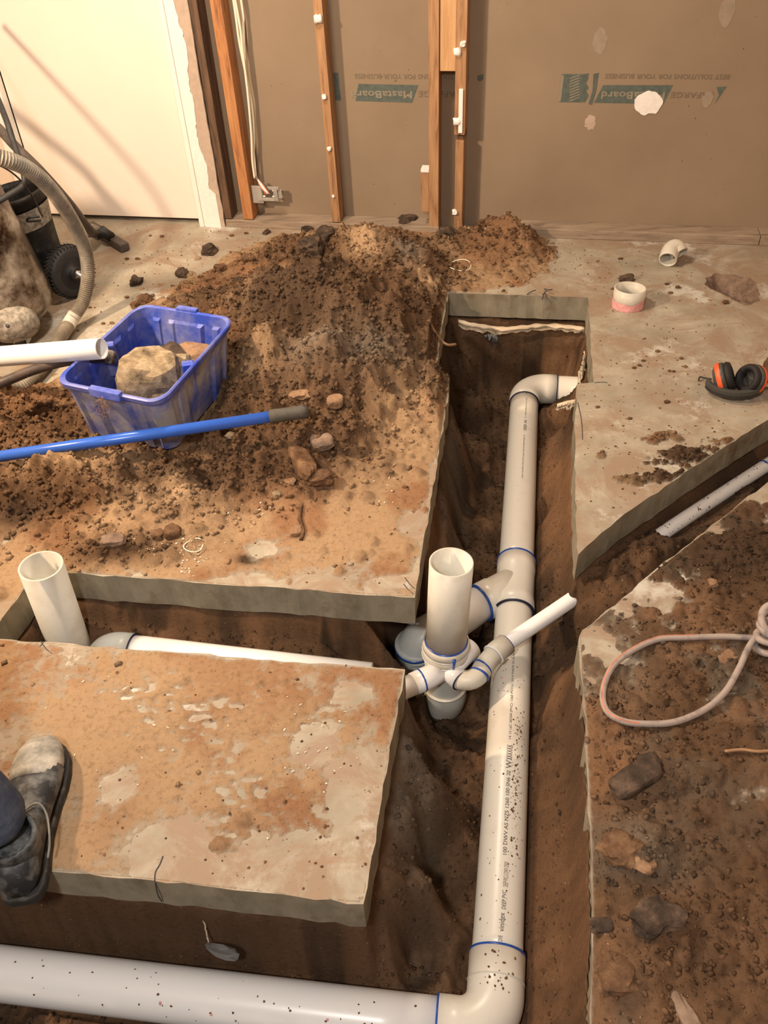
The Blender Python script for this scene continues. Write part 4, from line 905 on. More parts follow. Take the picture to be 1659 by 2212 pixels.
for x_ in (.02, -.026): MB().box(cw+Vector((x_, -.02, -.01)), (.006, 0, 0), (0, .04, 0), (0, 0, .06)).build('castor_fork', 'steel', vac)
# rear bucket, wheel
MB().lathe((-1.345, 3.335, .05), Vector((-.13, 0, 1)), [(.085, 0), (.09, .01), (.105, .16), (.128, .33), (.136, .335), (.136, .35), (.125, .352), (.120, .33), (.10, .18), (.08, .06)], 40, True).build('rear_bin', 'dusty_black', vac)
MB().lathe(Vector((-1.345, 3.335, .05))+Vector((-.13, 0, 1)).normalized()*.215, Vector((-.13, 0, 1)), [(.112, 0), (.1285, .085)], 40, False).build('dusty_band', 'cast_grey', vac)
wc = Vector((-1.215, 3.245, .104)); wa = Vector((.78, -.62, 0)).normalized()
MB().lathe(wc-wa*.03, wa, [(.07, 0), (.09, .002), (.102, .012), (.104, .03), (.102, .048), (.09, .058), (.07, .06)], 48).build('tyre', 'rubber', vac); tyre = bpy.data.objects['tyre']
mb = MB()
for k in range(40):
    a_ = 2*PI*k/40; u = wa.orthogonal().normalized(); v = wa.cross(u); rr = u*math.cos(a_)+v*math.sin(a_); tt = wa.cross(rr)
    for sgn in (-1, 1): mb.box(wc+rr*.101+wa*(.004*sgn)-tt*.003, wa*.02*sgn+tt*.006, tt*.005, rr*.005)
tr_ = mb.build('tread', 'rubber', tyre); tr_['kind'] = 'stuff'
MB().lathe(wc+wa*.02, wa, [(.08, 0), (.08, .004), (.06, .012), (.03, .014), (.03, .022), (.02, .03)], 32).build('wheel_rim', 'dusty_black', vac)
MB().lathe(wc+wa*.045, wa, [(.018, 0), (.018, .008), (.009, .014), (.008, .03)], 6).build('hub_nut', 'steel', vac)
MB().tube([wc, wc-wa*.35], .01, 12).build('axle', 'steel', vac)
def ribbed(P, r_, mat, name, pitch=.0085, seg=20, amp=.0030):
    C_ = catmull(P, 20); out = [C_[0]]; acc = 0
    for i in range(1, len(C_)):            # resample evenly
        while (C_[i]-out[-1]).length > pitch/2: out.append(out[-1]+(C_[i]-out[-1]).normalized()*pitch/2)
    return MB().tube(out, lambda i: r_+(amp if i % 2 else -amp)*.6, 36, smooth=False).build(name, mat, vac)
HP = [G(-220, 330, .80), G(-90, 318, .80), G(0, 340, .76), (G(62, 366, .70)), G(112, 412, .60), G(152, 470, .46), G(181, 530, .32), G(190, 590, .2), G(180, 650, .10), G(155, 690, .05), G(128, 735, .03), G(95, 790, .03), G(40, 838, .03), G(-40, 850, .03)]
ribbed(HP[:10], .0235, 'hose_grey', 'hose')
MB().tube(catmull(HP[9:11]+[HP[11]], 10), .0245, 24).build('hose_cuff', 'hose_grey', vac); ribbed(HP[10:], .022, 'hose_grey', 'hose')
MB().tube([HP[9]+(HP[8]-HP[9])*.3, HP[9], HP[9]+(HP[10]-HP[9])*.3], .0255, 24).build('hose_cuff', 'pvc_old', vac)
P2_ = [G(-160, 150, .80), G(-20, 262, .62), G(35, 318, .52), G(90, 372, .42), G(150, 440, .28), G(190, 492, .13), G(206, 505, .06)]
MB().tube(catmull(P2_, 8), .019, 20).build('wand', 'hose_dark', vac)
# steel tube handle, flex
MB().tube(catmull([G(-90, 20, .95), G(0, 225, .74), G(30, 310, .64), G(52, 380, .56), G(48, 402, .53), G(25, 418, .52), G(-30, 450, .50)], 8), .0105, 16).build('tube_handle', 'rubber', vac)
MB().tube(catmull([G(-60, 340, .62), G(0, 358, .58), G(40, 385, .5), G(70, 425, .42), G(92, 468, .34)], 8), .0032, 8).build('power_flex', 'rubber', vac)
MB().tube(catmull([G(88, 476, .36), G(60, 478, .37), G(64, 470, .385), G(85, 468, .38)], 8), .0045, 8).build('loop', 'dusty_black', vac)
# floor tool
f0, f1 = G(196, 497, .0), G(272, 545, 0); fd = (f1-f0).normalized(); fn = Vector((-fd.y, fd.x, 0)); 
mb = MB(); mb.box(f0-fn*.02+Vector((0, 0, .004)), f1-f0, fn*.045, (0, 0, .035)); mb.build('floor_tool', 'hose_dark', vac, .006)
MB().tube([G(206, 505, .06), G(222, 500, .06), G(240, 512, .045)], [.028, .026, .022], 20).build('tool_neck', 'dusty_black', vac)
MB().tube([G(180, 500, .07), G(198, 498, .065), G(214, 505, .06)], .030, 20).build('tool_elbow', 'hose_grey', vac)

# ------------------------------------------------------------------ loose fittings on the slab
cp = thing('pipe_coupling', gnd(1353, 655), 'short white pipe socket with pink primer round its lower half', 'fitting')
c = G(1353, 660, 0); c = Vector((c.x, c.y, 0)); hh_ = .072
MB().tube([c+Vector((.004, 0, .001)), c+Vector((.006, .004, hh_))], .059, 48, inner=.005).build('socket', 'pvc_old', cp)
mb = MB(); vs = []; nn_ = 48
for k in range(nn_):
    a_ = 2*PI*k/nn_; top = .040+.010*math.sin(a_+.5)+.003*math.sin(5*a_)
    for z in (.001, top): vs.append(c+Vector((.004+.0597*math.cos(a_), .0597*math.sin(a_)+.003*z/hh_, z)))
mb.add(vs, [(2*k, (2*k+2) % (2*nn_), (2*k+3) % (2*nn_), 2*k+1) for k in range(nn_)]).build('primer_band', 'primer_pink', cp)
ep = G(1447, 552, .035); e1_ = 0
o = MB().tube(catmull([ep+Vector((.040, .000, .004)), ep+Vector((.026, .022, .020)), ep+Vector((.004, .010, .014)), ep+Vector((-.018, -.034, -.002))], 6), [.036+.0*i for i in range(19)], 32, inner=.005).build('pipe_elbow', 'pvc_old'); tag(o, 'small white elbow fitting lying by the timber plate at the right', 'fitting')
# ring of swarf
def swarf(px, py, r_, label, el=1., gap=.12, z=.004, tilt=0):
    c = gnd(px, py, z); pts = []
    for k in range(29):
        a_ = 2*PI*gap+2*PI*(1-gap)*k/28; pts.append(c+Vector((r_*math.cos(a_), el*r_*math.sin(a_), .004*math.sin(a_*2)+tilt*math.sin(a_))))
    o = MB().tube(pts, .0016, 6).build('plastic_ring', 'swarf'); return tag(o, label, 'plastic ring', 'rings of pipe swarf')
swarf(418, 1180, .026, 'thin white plastic ring lying on the sandy slab above the narrow trench'); 
sr_ = swarf(993, 575, .046, 'pale plastic ring near the wall beside the back of the pile', 1.1, .05)
c = G(450, 1392, -.26); o = MB().tube([c+Vector((.026*math.cos(a_), .006*math.sin(a_), .020*math.sin(a_))) for a_ in [k*PI/14*1.1-.2 for k in range(15)]], .0014, 6).build('plastic_ring', 'swarf'); tag(o, 'half ring of white plastic sticking up behind the long waste pipe', 'plastic ring', 'rings of pipe swarf')
# torn membrane under the back slab
def sheet(name, pts_top, depth, mat, label, parent=None, seed=0, z0=-.1, amp=.012, th=.004):
    n = 60; T_ = catmull(pts_top, max(2, n//(len(pts_top)-1))); vs = []; fs = []; m_ = 7
    for i, p in enumerate(T_):
        dl = depth*(.6+.8*abs(mnoise.noise(Vector((i*.13, seed, 0)))))+.010*mnoise.noise(Vector((i*.6, seed, 3)))
        for k in range(m_):
            t_ = k/(m_-1); q = p + Vector((0, 0, -dl*t_)) + Vector((mnoise.noise(Vector((i*.2, k*.5, seed)))*amp*t_, -abs(math.sin(t_*PI*1.3))*amp*1.2+mnoise.noise(Vector((i*.25, k*.6, seed+9)))*amp, 0)); vs.append(q)
    for i in range(len(T_)-1):
        for k in range(m_-1): a_ = i*m_+k; fs.append((a_, a_+1, a_+m_+1, a_+m_))
    o = MB().add(vs, fs, True).build(name, mat); so = o.modifiers.new('s', 'SOLIDIFY'); so.thickness = th; return tag(o, label, 'membrane') if label else o
sheet('torn_membrane', [G(990, 690, -.092), G(1040, 700, -.098), G(1090, 706, -.1), G(1150, 700, -.1), G(1210, 700, -.1), G(1262, 706, -.1)], .035, 'membrane', 'crumpled pale membrane torn along the underside of the slab at the far pit end', seed=1)
sheet('torn_membrane', [G(1262, 760, -.10), G(1258, 780, -.10), G(1254, 800, -.1)], .07, 'membrane', 'pale torn membrane flap under the right edge of the far pit', seed=4, amp=.02)
sheet('torn_membrane', [G(1203, 872, -.15), G(1225, 866, -.13), G(1244, 862, -.11)], .035, 'membrane', 'cream membrane scrap hanging below the far elbow by the slab corner', seed=7, amp=.006)
sheet('torn_membrane', [G(425, 1968, -.15), G(440, 1990, -.16), G(446, 2015, -.18), G(452, 2045, -.2)], .010, 'membrane', 'thin pale strip of membrane hanging from the near slab over the bottom pipe', seed=13, amp=.003, th=.002)
o = MB().rock(G(478, 2055, -.2), .028, 9, 2, (1.2, .35, .9), .4, -.3).build('plastic_scrap', 'membrane_dark'); tag(o, 'dark plastic scrap standing behind the big pipe at the bottom', 'plastic scrap')
sheet('torn_membrane', [G(760, 1325, -.105), G(830, 1334, -.105), G(905, 1346, -.105)], .008, 'membrane_dark', 'brown membrane edge under the slab corner left of the gully riser', seed=19, amp=.003)
sheet('plastic_sheet', [G(1010, 712, -.16), G(1045, 712, -.16), G(1075, 722, -.17)], .07, 'membrane_dark', 'bluish grey plastic sheet poking from soil in the far pit', seed=23, amp=.02)
o = MB().tube(catmull([gnd(925, 700, .012), gnd(940, 722, .008), G(955, 737, -.02), G(968, 745, -.03), G(984, 744, -.05)], 6), [.007, .007, .0065, .006, .006, .006]+[.005]*30, 10).build('tree_root', 'twig'); tag(o, 'orange brown root poking over the left edge of the far pit', 'root')
o = MB().tube([G(1085, 812, -.40), G(1085, 795, -.36)], .028, 28, inner=.004).build('old_pipe_end', 'pvc_grey'); tag(o, 'old dark pipe end half buried in the far pit soil', 'pipe')
mb = MB()
for P in [[(1138, 636), (1150, 629), (1157, 627)], [(1171, 646), (1176, 632), (1181, 628)], [(1176, 624), (1185, 626), (1193, 625)], [(1172, 636), (1178, 634), (1180, 637)]]: mb.tube(catmull([G(*q, .003+.01*i) for i, q in enumerate(P)], 4), .0022, 6)
o = mb.build('scorched_wire', 'ink'); tag(o, 'twisted scraps of black tie wire on the far pit edge', 'wire')

# ------------------------------------------------------------------ ear muffs
em = thing('ear_muffs', gnd(1588, 830), 'black and orange ear muffs lying folded on the slab at the right', 'ear muffs')
ec = G(1590, 832, 0); ex_ = Vector((1, -.02, 0)).normalized()
def cup(px, py, dx, z):
    c = G(px, py, z); ax = Vector((dx, -.25, .42)).normalized()   # cushion faces inwards and up
    cpo = MB().lathe(c-ax*.030, ax, [(.012, 0), (.032, .003), (.044, .012), (.049, .026), (.050, .036), (.046, .040)], 36).build('cup', 'ear_grey', em)
    MB().lathe(c+ax*.008, ax, [(.034, 0), (.046, .003), (.048, .012), (.043, .022), (.034, .024), (.027, .018), (.024, .006)], 36, False).build('cushion', 'foam_black', cpo)
    MB().lathe(c+ax*.010, ax, [(.001, 0), (.03, 0)], 28, False).build('cup_lining', 'foam_black', cpo)
    MB().lathe(c-ax*.017, ax, [(.0468, 0), (.0505, .004), (.0505, .013), (.0505, .015)], 36, False).build('orange_band', 'orange', cpo)
    return c
c1 = cup(1562, 816, .85, .052); c2 = cup(1624, 820, -.85, .052)
for k, (rr, hh2, mt, dz) in enumerate([(.088, .016, 'ear_grey', .018), (.086, .014, 'rubber', .004)]):
    mid = (c1+c2)/2; pts = []
    for i in range(25):
        a_ = PI+PI*i/24*1.0; pts.append(Vector((mid.x+rr*1.02*math.cos(a_), mid.y+.012+rr*.86*math.sin(a_), dz+.012)))
    vs = []; fs = []
    for i, p in enumerate(pts):
        o_ = Vector((p.x-mid.x, p.y-mid.y, 0)).normalized()*.008; vs += [p-o_, p+o_, p+o_+Vector((0, 0, hh2)), p-o_+Vector((0, 0, hh2))]
    for i in range(24):
        for j in range(4): a_ = 4*i; fs.append((a_+j, a_+(j+1) % 4, a_+4+(j+1) % 4, a_+4+j))
    fs += [(3, 2, 1, 0), (96, 97, 98, 99)]; MB().add(vs, fs, False).build('headband', mt, em, .002)
MB().tube(catmull([G(1509, 822, .006), G(1512, 814, .012), G(1520, 816, .016), G(1537, 819, .02)], 5), .0028, 8).build('wire_yoke', 'rubber', em)
MB().tube(catmull([G(1532, 824, .03), G(1560, 843, .03), G(1590, 850, .03), G(1625, 846, .03), G(1675, 833, .03)], 6), .0028, 8).build('wire_yoke', 'rubber', em)
MB().tube(catmull([G(1640, 826, .03), G(1675, 826, .03), G(1700, 826, .02)], 5), .0028, 8).build('wire_yoke', 'rubber', em)
o = MB().rock(G(1672, 800, .03), .06, 5, 3, (.6, .5, 1.0), .3).build('glove', 'rock_soil'); tag(o, 'brown muddy work glove at the right edge behind the ear muffs', 'glove')

# ------------------------------------------------------------------ looped cord with knot
cd = thing('extension_cord', gnd(1450, 1450), 'dusty grey cord with faded orange stripe looped on the mud at the right', 'cord')
CPn = [(1700, 1300), (1668, 1372), (1640, 1388), (1560, 1385), (1480, 1383), (1420, 1390), (1366, 1410), (1322, 1448), (1301, 1500), (1309, 1540), (1345, 1563), (1400, 1572), (1460, 1565), (1520, 1540), (1562, 1505), (1590, 1460), (1612, 1412), (1640, 1372), (1672, 1335)]
CW = [gnd(x, y, .010 if 2 < i < 15 else .022) for i, (x, y) in enumerate(CPn)]
for i, p in enumerate(CW): p.z = max(.012, p.z if i < 99 else 0)
sm_ = [CW[0]]+[Vector((CW[i].x, CW[i].y, (CW[i-1].z+CW[i].z*2+CW[i+1].z)/4+.002)) for i in range(1, len(CW)-1)]+[CW[-1]]
cp_ = catmull(sm_, 8); MB().tube(cp_, .0073, 14).build('cord', 'cord', cd)
mb = MB(); vs = []; fs = []; rr = .0076
part_ = cp_[30:86]
for i, p in enumerate(part_):
    t_ = (part_[min(i+1, len(part_)-1)]-part_[max(i-1, 0)]).normalized(); sd = t_.cross(Vector((0, 0, 1))).normalized()
    for th in (-.62, -.15): vs.append(p+(Vector((0, 0, 1))*math.cos(th)+sd*math.sin(th)*-1)*rr)
for i in range(len(part_)-1): fs.append((2*i, 2*i+1, 2*i+3, 2*i+2))
mb.add(vs, fs).build('stripe', 'cord_stripe', cd)
kc = G(1676, 1375, .05)
for k in range(5):
    pts = [kc+Vector((.040*math.cos(a_)*(1-.06*k), .034*math.sin(a_)+.006*k, -.018+.016*k*.8+.014*math.cos(a_+k*1.3))) for a_ in [2*PI*i/30 for i in range(30)]]
    MB().tube(pts, .0085, 12, closed=True).build('coil', 'cord', cd)

# ------------------------------------------------------------------ stones, clods, bits
def stone(px, py, r_, mt, label, sq=(1, 1, .6), rot=0, seed=None, jag=.35, cat='stone', name='stone', group=None, sink=.35, sub=3):
    p = gnd(px, py); p.z += r_*sq[2]*(1-sink)*.8
    o = MB().rock(p, r_, seed or px*.13, sub, sq, jag, rot).build(name, mt); return tag(o, label, cat, group)
stone(1372, 1685, .050, 'rock_dark', 'smooth dark brown flat stone on the mud below the cord loop', (1.25, .58, .34), .5, jag=.12)
stone(1402, 1648, .022, 'rock_dark', 'small dark stone touching the upper end of the flat stone', (1.1, .9, .45), .2)
stone(1420, 1985, .036, 'rock_dark', 'dark jagged stone in the mud near the lower right', (1.2, .8, .5), .3, jag=.5, sink=.9)
stone(1345, 1835, .034, 'rock_soil', 'grey brown rough lump in the mud left of centre below the flat stone', (1.1, 1., .45), .6, jag=.5, sink=1.)
stone(1385, 1868, .024, 'rock_sand', 'pale rough lump just right of the large grey lump in the mud', (1.1, .7, .45), -.6, jag=.5, sink=1.)
stone(1300, 2000, .018, 'rock_dark', 'small dark clod left of the jagged stone in the mud', (1.2, .8, .5), sink=.8)
stone(1330, 2110, .028, 'rock_soil', 'rough brown clod near the lower edge on the mud', (1.2, 1, .45), sink=1.); stone(1480, 2190, .026, 'rock_grey', 'long pale stone at the bottom edge of the mud', (.6, 1.5, .4), .3, sink=1.)
stone(1540, 1262, .012, 'rock_sand', 'tan chip on mud above the cord loop'); stone(1572, 1420, .020, 'rock_sand', 'flat tan stone inside the cord loop at its right end', (1.2, .8, .2), .5, sink=.8)
stone(655, 1005, .058, 'rock_soil', 'long slanted brown grey slab of concrete lying in the dirt below the pole grip', (.55, 1.45, .5), .42, jag=.3, sink=.6)
stone(695, 955, .042, 'rock_grey', 'smooth grey flake leaning right of the slanted concrete piece', (.9, .9, .35), .3, jag=.15, sink=.8)
stone(690, 1040, .03, 'rock_soil', 'dark clod at the foot of the slanted concrete piece', (1.3, .8, .6)); stone(627, 1045, .017, 'rock_sand', 'round orange clod left of the concrete piece foot')
stone(725, 873, .028, 'rock_sand', 'smooth tan round stone in the pile right of the pole grip', (1, .9, .7), jag=.1)
stone(500, 942, .014, 'rock_pale', 'small white chip on the dirt below the blue pole', (1.4, .9, .4)); stone(648, 855, .025, 'rock_sand', 'flat orange clay flake above the pole grip', (1.3, .9, .4))
stone(375, 1155, .024, 'rock_soil', 'round brown clod just left above the white ring', (1, .9, .8), jag=.15); stone(340, 1158, .018, 'rock_soil', 'brown clod left of the round clod above the white ring'); stone(245, 1170, .024, 'rock_grey', 'flat grey brown clod above the narrow trench', (1.4, .8, .5))
stone(640, 1150, .018, 'rock_sand', 'tan clod beside the short twig on the slab'); stone(598, 1070, .012, 'rock_pale', 'tan pebble left of the twig top')
BCL = [(452, 547, .035, 'squarish dark clod on the clean floor left of the pile'), (478, 583, .022, 'dark clod below the squarish one'), (395, 596, .026, 'dark clod furthest left of the pair by the pile edge'), (297, 613, .026, 'brown clod alone on the clean floor behind the tub'), (316, 652, .027, 'dark clod touching the back rim of the tub'), (292, 662, .018, 'brown clod behind the back left corner of the tub'),
       (538, 565, .028, 'dark clod on the back slope of the pile'), (665, 498, .022, 'upright dark clod near the wall plate behind the pile'), (630, 520, .02, 'dark clod on the far edge of the pile'), (675, 545, .055, 'large dark clay lump in the back of the pile'), (700, 520, .045, 'dark clay lump right of the large lump behind the pile'), (880, 492, .045, 'black lump by the foot of the paired studs'), (968, 512, .038, 'dark lump at the end of the left timber plate'), (930, 545, .03, 'dark lump beside the pale ring'),
       (575, 505, .014, 'small clod by the timber plate left'), (612, 560, .02, 'clod on upper left slope'), (515, 610, .02, 'clod beside the tub corner slope')]
for px, py, r_, lb in BCL: stone(px, py, r_, 'rock_dark' if r_ > .03 or px % 2 else 'rock_soil', lb, (1.1, .9, .75), px*.1, jag=.5, cat='clod', name='soil_clod', group='clods around the back of the pile')
stone(1352, 606, .024, 'rock_dark', 'dark clod just behind the pink socket', (1.2, .8, .7), cat='clod', name='soil_clod'); stone(1567, 655, .012, 'rock_soil', 'small brown clod left of the chipped hole', cat='clod', name='soil_clod')
BITS = [(275, 643), (330, 640), (223, 700), (243, 699), (150, 680), (168, 715), (195, 665), (325, 510), (298, 560), (350, 512), (500, 510), (532, 505), (275, 560), (1465, 622), (1447, 634), (1440, 615), (1323, 625), (1472, 775), (1455, 803), (1446, 802), (1420, 760), (1480, 793), (1380, 790), (1370, 795), (1390, 780), (1290, 880), (1360, 905), (1440, 870), (1340, 560), (1290, 565)]
# fine crumbs joined together
mb = MB(); tot = 0
def crumb(x, y, z, r_):
    n = 5; a0 = random.uniform(0, 6); vs = [(x+r_*math.cos(a0+2*PI*k/n)*random.uniform(.7, 1.2), y+r_*math.sin(a0+2*PI*k/n)*random.uniform(.7, 1.2), z) for k in range(n)]
    vs.append((x+random.uniform(-.3, .3)*r_, y+random.uniform(-.3, .3)*r_, z+r_*random.uniform(.6, 1.1))); mb.add(vs, [(k, (k+1) % n, n) for k in range(n)], False)
ctr = [(G(*q), s_) for q, s_ in [((250, 650), .25), ((380, 560), .25), ((480, 520), .2), ((1430, 640), .2), ((1450, 780), .22), ((1400, 880), .25), ((1480, 960), .2), ((1350, 1000), .2), ((1250, 570), .2), ((1150, 560), .15), ((650, 1170), .3), ((450, 1600), .3), ((700, 1850), .15)]]
for k in range(2600):
    c, s_ = random.choice(ctr); x, y = random.gauss(c.x, s_), random.gauss(c.y, s_)
    if (WP(0, 0, 0)-Vector((x, y, 0))).dot(WN) > -.01: continue
    i_ = int((y-.6)/.0055); j_ = int((x+2.2)/.0055)
    if not (0 <= i_ < SDP.shape[0] and 0 <= j_ < SDP.shape[1]) or SDP[i_, j_] > -.012: continue
    crumb(x, y, ground(x, y)-.0005, .0012+.0045*random.random()**3)
for px, py in BITS:
    p = gnd(px, py); r_ = random.uniform(.005, .010); mb.rock(p+Vector((0, 0, r_*.3)), r_, px, 1, (1.2, .9, .7), .5)
o = mb.build('soil_crumbs', 'rock_soil'); tag(o, 'tiny dark crumbs of soil sprinkled over the slab', 'crumbs', kind='stuff')
# white plastic shavings
mb = MB()
for px, py, s_, n in [(425, 1195, .05, 26), (410, 1225, .04, 12), (320, 1190, .03, 8), (500, 1120, .05, 10), (380, 1170, .04, 10), (915, 1560, .02, 3), (560, 1105, .04, 6), (1000, 520, .12, 22), (1060, 500, .1, 14), (1500, 520, .1, 10), (480, 495, .1, 18), (540, 488, .1, 14), (640, 500, .2, 14), (700, 1640, .08, 10), (260, 1550, .2, 14), (830, 1050, .05, 8), (650, 1570, .1, 14)]:
    c = gnd(px, py)
    for k in range(n):
        x, y = random.gauss(c.x, s_*.6), random.gauss(c.y, s_*.6)
        if sdf(np.array([x]), np.array([y]), P1)[0] > -.01: continue
        z = ground(x, y)+.001; L_ = random.uniform(.002, .007); a_ = random.uniform(0, 6); d = Vector((math.cos(a_), math.sin(a_), random.uniform(0, .5)))*L_; s2 = Vector((-math.sin(a_), math.cos(a_), .3))*random.uniform(.001, .0025)
        mb.box(Vector((x, y, z)), d, s2, (0, 0, .0008))
o = mb.build('plastic_shavings', 'swarf'); tag(o, 'tiny white plastic shavings and plaster crumbs scattered on dirt and floor', 'shavings', kind='stuff')
o = MB().tube(catmull([gnd(652, 1092, .006), gnd(648, 1120, .007), gnd(655, 1150, .006), gnd(650, 1168, .004)], 5), .0055, 8).build('twig', 'rock_soil'); tag(o, 'short dark twig standing up the sandy slab below the concrete piece', 'twig')
o = MB().tube(catmull([gnd(1565, 1626, .005), gnd(1600, 1624, .008), gnd(1640, 1628, .008), gnd(1700, 1620, .006)], 5), .0034, 8).build('twig', 'twig'); tag(o, 'thin tan twig on the mud at the right edge', 'twig')
# saw cuts and cracks in the slab faces
def crack(P, name='crack_line'):
    V_ = catmull(P, 6); MB().tube([p+Vector((0, 0, .0006)) for p in V_], .0014, 5).build(name, 'ink', floor1)
crack([G(352, 1850), G(345, 1868), G(336, 1884), G(334, 1903)]); crack([G(335, 1903, -.002)-Vector((0, .002, 0)), G(342, 1930, -.04)-Vector((0, .003, 0)), G(350, 1945, -.08)-Vector((0, .002, 0))])
crack([G(62, 1425), G(80, 1405), G(95, 1386)]); crack([G(88, 1386), G(100, 1402), G(112, 1412)]); crack([G(738, 1460), G(744, 1446), G(748, 1436)]); crack([G(808, 1446), G(830, 1450), G(858, 1452)])
crack([G(1284, 827), G(1300, 826), G(1312, 827)]); crack([G(1248, 870), G(1256, 910), G(1258, 950)]); crack([G(875, 1248), G(885, 1262), G(896, 1272)]); crack([G(872, 1262), G(882, 1274), G(893, 1284)])

# ------------------------------------------------------------------ person standing on the near slab (mostly outside the frame)
pr = thing('person', (-.88, .92, 0), 'person in blue jeans and dusty dark work boots standing on the near slab', 'person')
def skin(name, joints, edges, mat, root=0, sub=2):
    me = bpy.data.meshes.new(name); me.from_pydata([j[0] for j in joints], edges, []); o = bpy.data.objects.new(name, me); COL.objects.link(o)
    md = o.modifiers.new('skin', 'SKIN'); sv = me.skin_vertices[0].data
    for i, j in enumerate(joints): r_ = j[1]; sv[i].radius = r_ if isinstance(r_, tuple) else (r_, r_)
    sv[root].use_root = True
    md.use_smooth_shade = True
    s_ = o.modifiers.new('sub', 'SUBSURF'); s_.levels = s_.render_levels = sub; me.materials.append(M[mat]); o.parent = pr; o.matrix_parent_inverse = pr.matrix_world.inverted(); return o
pelv = Vector((-.93, .80, .92))
lK = {'R': Vector((-.835, .87, .50)), 'L': Vector((-1.03, .88, .50))}; lA = {'R': Vector((-.752, .825, .135)), 'L': Vector((-1.065, .84, .13))}
J = [(pelv, (.15, .11))]; Ed = []
for s_ in ('R', 'L'):
    sg = 1 if s_ == 'R' else -1; b_ = len(J); J += [(pelv+Vector((.085*sg, .01, -.07)), .095), (pelv.lerp(lK[s_], .55)+Vector((.05*sg, 0, 0)), .082), (lK[s_], .062), (lK[s_].lerp(lA[s_], .45)-Vector((0, .012, 0)), .064), (lK[s_].lerp(lA[s_], .85), .066), (lA[s_]-Vector((0, 0, .035)), .070)]
    Ed += [(0, b_)]+[(b_+i, b_+i+1) for i in range(5)]
b_ = len(J); J += [(pelv+Vector((0, 0, .10)), (.15, .10))]; Ed += [(0, b_)]
skin('jeans', J, Ed, 'jeans')
J = [(pelv+Vector((0, 0, .08)), (.15, .10)), (pelv+Vector((0, .02, .25)), (.155, .105)), (pelv+Vector((0, .03, .42)), (.18, .11)), (pelv+Vector((0, .02, .50)), (.09, .08)), (pelv+Vector((0, .03, .56)), .06)]
Ed = [(0, 1), (1, 2), (2, 3), (3, 4)]
for sg in (1, -1):
    b_ = len(J); J += [(pelv+Vector((.19*sg, .02, .46)), .065), (pelv+Vector((.25*sg, .0, .20)), .05), (pelv+Vector((.22*sg, .10, .0)), .038)]; Ed += [(2, b_), (b_, b_+1), (b_+1, b_+2)]
skin('shirt', J, Ed, 'shirt', 0)
for sg in (1, -1):
    w_ = pelv+Vector((.22*sg, .10, .0)); hd = w_+Vector((0, .03, -.07))
    J = [(w_+Vector((0, -.02, .03)), .028), (w_, .024), (w_+Vector((0, .015, -.04)), (.036, .018)), (hd, (.04, .018))]; Ed = [(0, 1), (1, 2), (2, 3)]
    for f_ in range(4):
        b_ = len(J); o_ = Vector((0, .03-.02*f_, 0)); ln = (.068, .078, .072, .055)[f_]; J += [(hd+o_+Vector((-.004*sg, 0, -ln*.4)), .009), (hd+o_+Vector((-.014*sg, 0, -ln)), .0075)]; Ed += [(3, b_), (b_, b_+1)]
    b_ = len(J); J += [(w_+Vector((-.01*sg, .05, -.045)), .011), (w_+Vector((-.02*sg, .065, -.085)), .009)]; Ed += [(2, b_), (b_, b_+1)]
    skin('hand', J, Ed, 'skin', 0, 1)
hc = pelv+Vector((0, .05, .72)); mb = MB(); bm = bmesh.new(); bmesh.ops.create_uvsphere(bm, u_segments=32, v_segments=24, radius=1); vs = []
for v in bm.verts:
    p = v.co.copy(); x, y, z = p.x*.075, p.y*.095, p.z*.12
    if z < 0: x *= 1-.25*(-p.z); y = y*(1-.15*(-p.z))+.006
    if y > .05:
        y += .020*math.exp(-((x/.011)**2+((z+.012)/.022)**2)); y -= .008*math.exp(-(((abs(x)-.030)/.014)**2+((z-.012)/.012)**2)); y += .006*math.exp(-((x/.022)**2+((z+.052)/.007)**2))
    vs.append(hc+Vector((x, y, z)))
fs = [tuple(v.index for v in f.verts) for f in bm.faces]; bm.free(); mb.add(vs, fs); mb.tube([hc+Vector((0, -.01, -.16)), hc+Vector((0, -.005, -.06))], .055, 24)
for sg in (1, -1): mb.rock(hc+Vector((.075*sg, -.005, -.005)), .028, 1, 2, (.35, .8, 1.1), .1, 0, True)
mb.build('head', 'skin', pr)
bm = bmesh.new(); bmesh.ops.create_icosphere(bm, subdivisions=4, radius=1); bmesh.ops.delete(bm, geom=[v for v in bm.verts if v.co.z < .25*(1 if v.co.y > 0 else -1.6)+.35*max(0, v.co.y)], context='VERTS')
MB().add([hc+Vector((v.co.x*.081, v.co.y*.101-.003, v.co.z*.126)) for v in bm.verts] if bm.verts.index_update() is None else [], [tuple(v.index for v in f.verts) for f in bm.faces]).build('hair', 'hair', pr); bm.free()
for sg in (1, -1): MB().rock(hc+Vector((.030*sg, .088, .012)), .0105, 1, 2, (1, .6, .7), 0, 0, True).build('eye', 'plaster_white', pr)
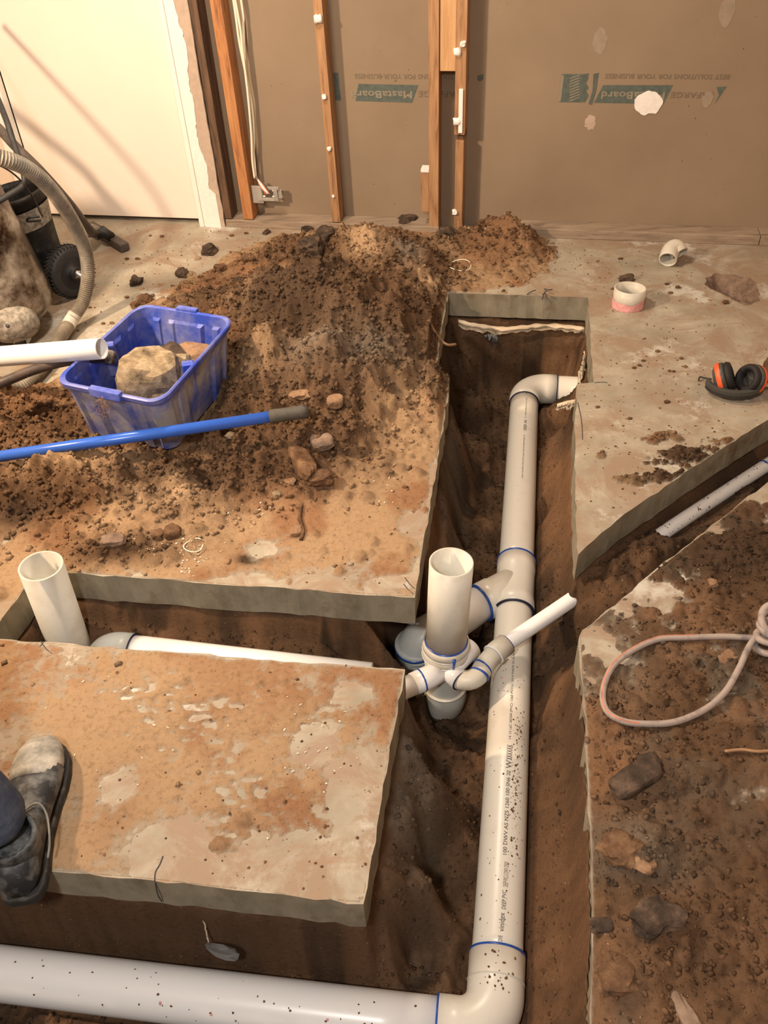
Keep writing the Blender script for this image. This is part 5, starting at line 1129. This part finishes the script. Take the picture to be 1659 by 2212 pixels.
def boot(toe, heel, side, name='boot'):
    """lofted boot: sections from heel to toe"""
    ax = (toe-heel); L = ax.length; ax.normalize(); lat = Vector((ax.y, -ax.x, 0))*side
    def sect(t, wd, hgt, base, n=24, flat=.0, shift=0):
        c = heel+ax*(L*t)+lat*shift; out = []
        for k in range(n):
            a_ = 2*PI*k/n; u, v = math.cos(a_), math.sin(a_)
            u = math.copysign(abs(u)**.8, u); v = math.copysign(abs(v)**.8, v); out.append(c+lat*(wd*u)+Vector((0, 0, base+hgt*(v+1)/2)))
        return out
    def loft(S, mat, nm, cap=True):
        n = len(S[0]); vs = [p for s_ in S for p in s_]; fs = [(i*n+k, i*n+(k+1) % n, (i+1)*n+(k+1) % n, (i+1)*n+k) for i in range(len(S)-1) for k in range(n)]
        fs += [tuple(range(n))[::-1], tuple(range((len(S)-1)*n, len(S)*n))]; return MB().add(vs, fs).build(nm, mat, pr)
    W_ = [(0.0, .018, .05), (.03, .034, .075), (.10, .040, .085), (.22, .038, .085), (.36, .037, .08), (.5, .042, .072), (.62, .049, .064), (.74, .052, .056)]
    loft([sect(t, wd, hg, .022, shift=.004*math.sin(t*PI)) for t, wd, hg in W_], 'boot', name+'_upper'); upo = bpy.data.objects[name+'_upper']
    T_ = [(.66, .0500, .064), (.72, .0525, .062), (.80, .0525, .058), (.88, .047, .053), (.95, .036, .044), (.985, .024, .032), (1.0, .010, .016)]
    loft([sect(t, wd, hg, .020) for t, wd, hg in T_], 'boot_toe', name+'_toe_cap')
    So = [(-.02, .02), (.0, .034), (.06, .043), (.18, .044), (.36, .041), (.52, .047), (.66, .056), (.76, .059), (.86, .055), (.94, .043), (.985, .028), (1.015, .012)]
    out = [heel+ax*(L*t)+lat*wd for t, wd in So]+[heel+ax*(L*t)-lat*wd for t, wd in So[::-1]]; n = len(out)
    vs = [p+Vector((0, 0, .0)) for p in out]+[p+Vector((0, 0, .026)) for p in out]; MB().add(vs, [tuple(range(n)), tuple(range(n, 2*n))[::-1]]+[(k, n+k, n+(k+1) % n, (k+1) % n) for k in range(n)], False).build(name+'_sole', 'boot_sole', pr, .005)
    an = heel+ax*(L*.20); MB().lathe(an+Vector((0, 0, .06)), (0, 0, 1), [(.043, 0), (.047, .03), (.050, .06), (.050, .07), (.043, .07), (.040, .03)], 28).build(name+'_collar', 'boot', pr)
    for i in range(5):
        t = .34+.065*i; z_ = .108-.009*i; c = heel+ax*(L*t)+Vector((0, 0, z_))
        sgn = 1 if i % 2 else -1
        MB().tube(catmull([c-lat*.03+Vector((0, 0, -.014)), c-lat*.012+ax*.006*sgn, c+lat*.012-ax*.006*sgn, c+lat*.03+Vector((0, 0, -.014))], 4), .0024, 8).build('lace', 'lace', upo)
    c = heel+ax*(L*.34)+Vector((0, 0, .108))
    MB().tube(catmull([c, c+lat*.03+ax*.03+Vector((0, 0, -.008)), c+lat*.046+ax*.015+Vector((0, 0, -.03)), c+lat*.052-ax*.03+Vector((0, 0, -.05)), c+lat*.05-ax*.06+Vector((0, 0, -.06))], 5), .0022, 8).build('lace', 'lace', upo)
boot(Vector((-.762, 1.078, .002)), Vector((-.722, .735, .002)), 1)
boot(Vector((-1.035, 1.085, .002)), Vector((-1.075, .775, .002)), -1, 'left_boot')
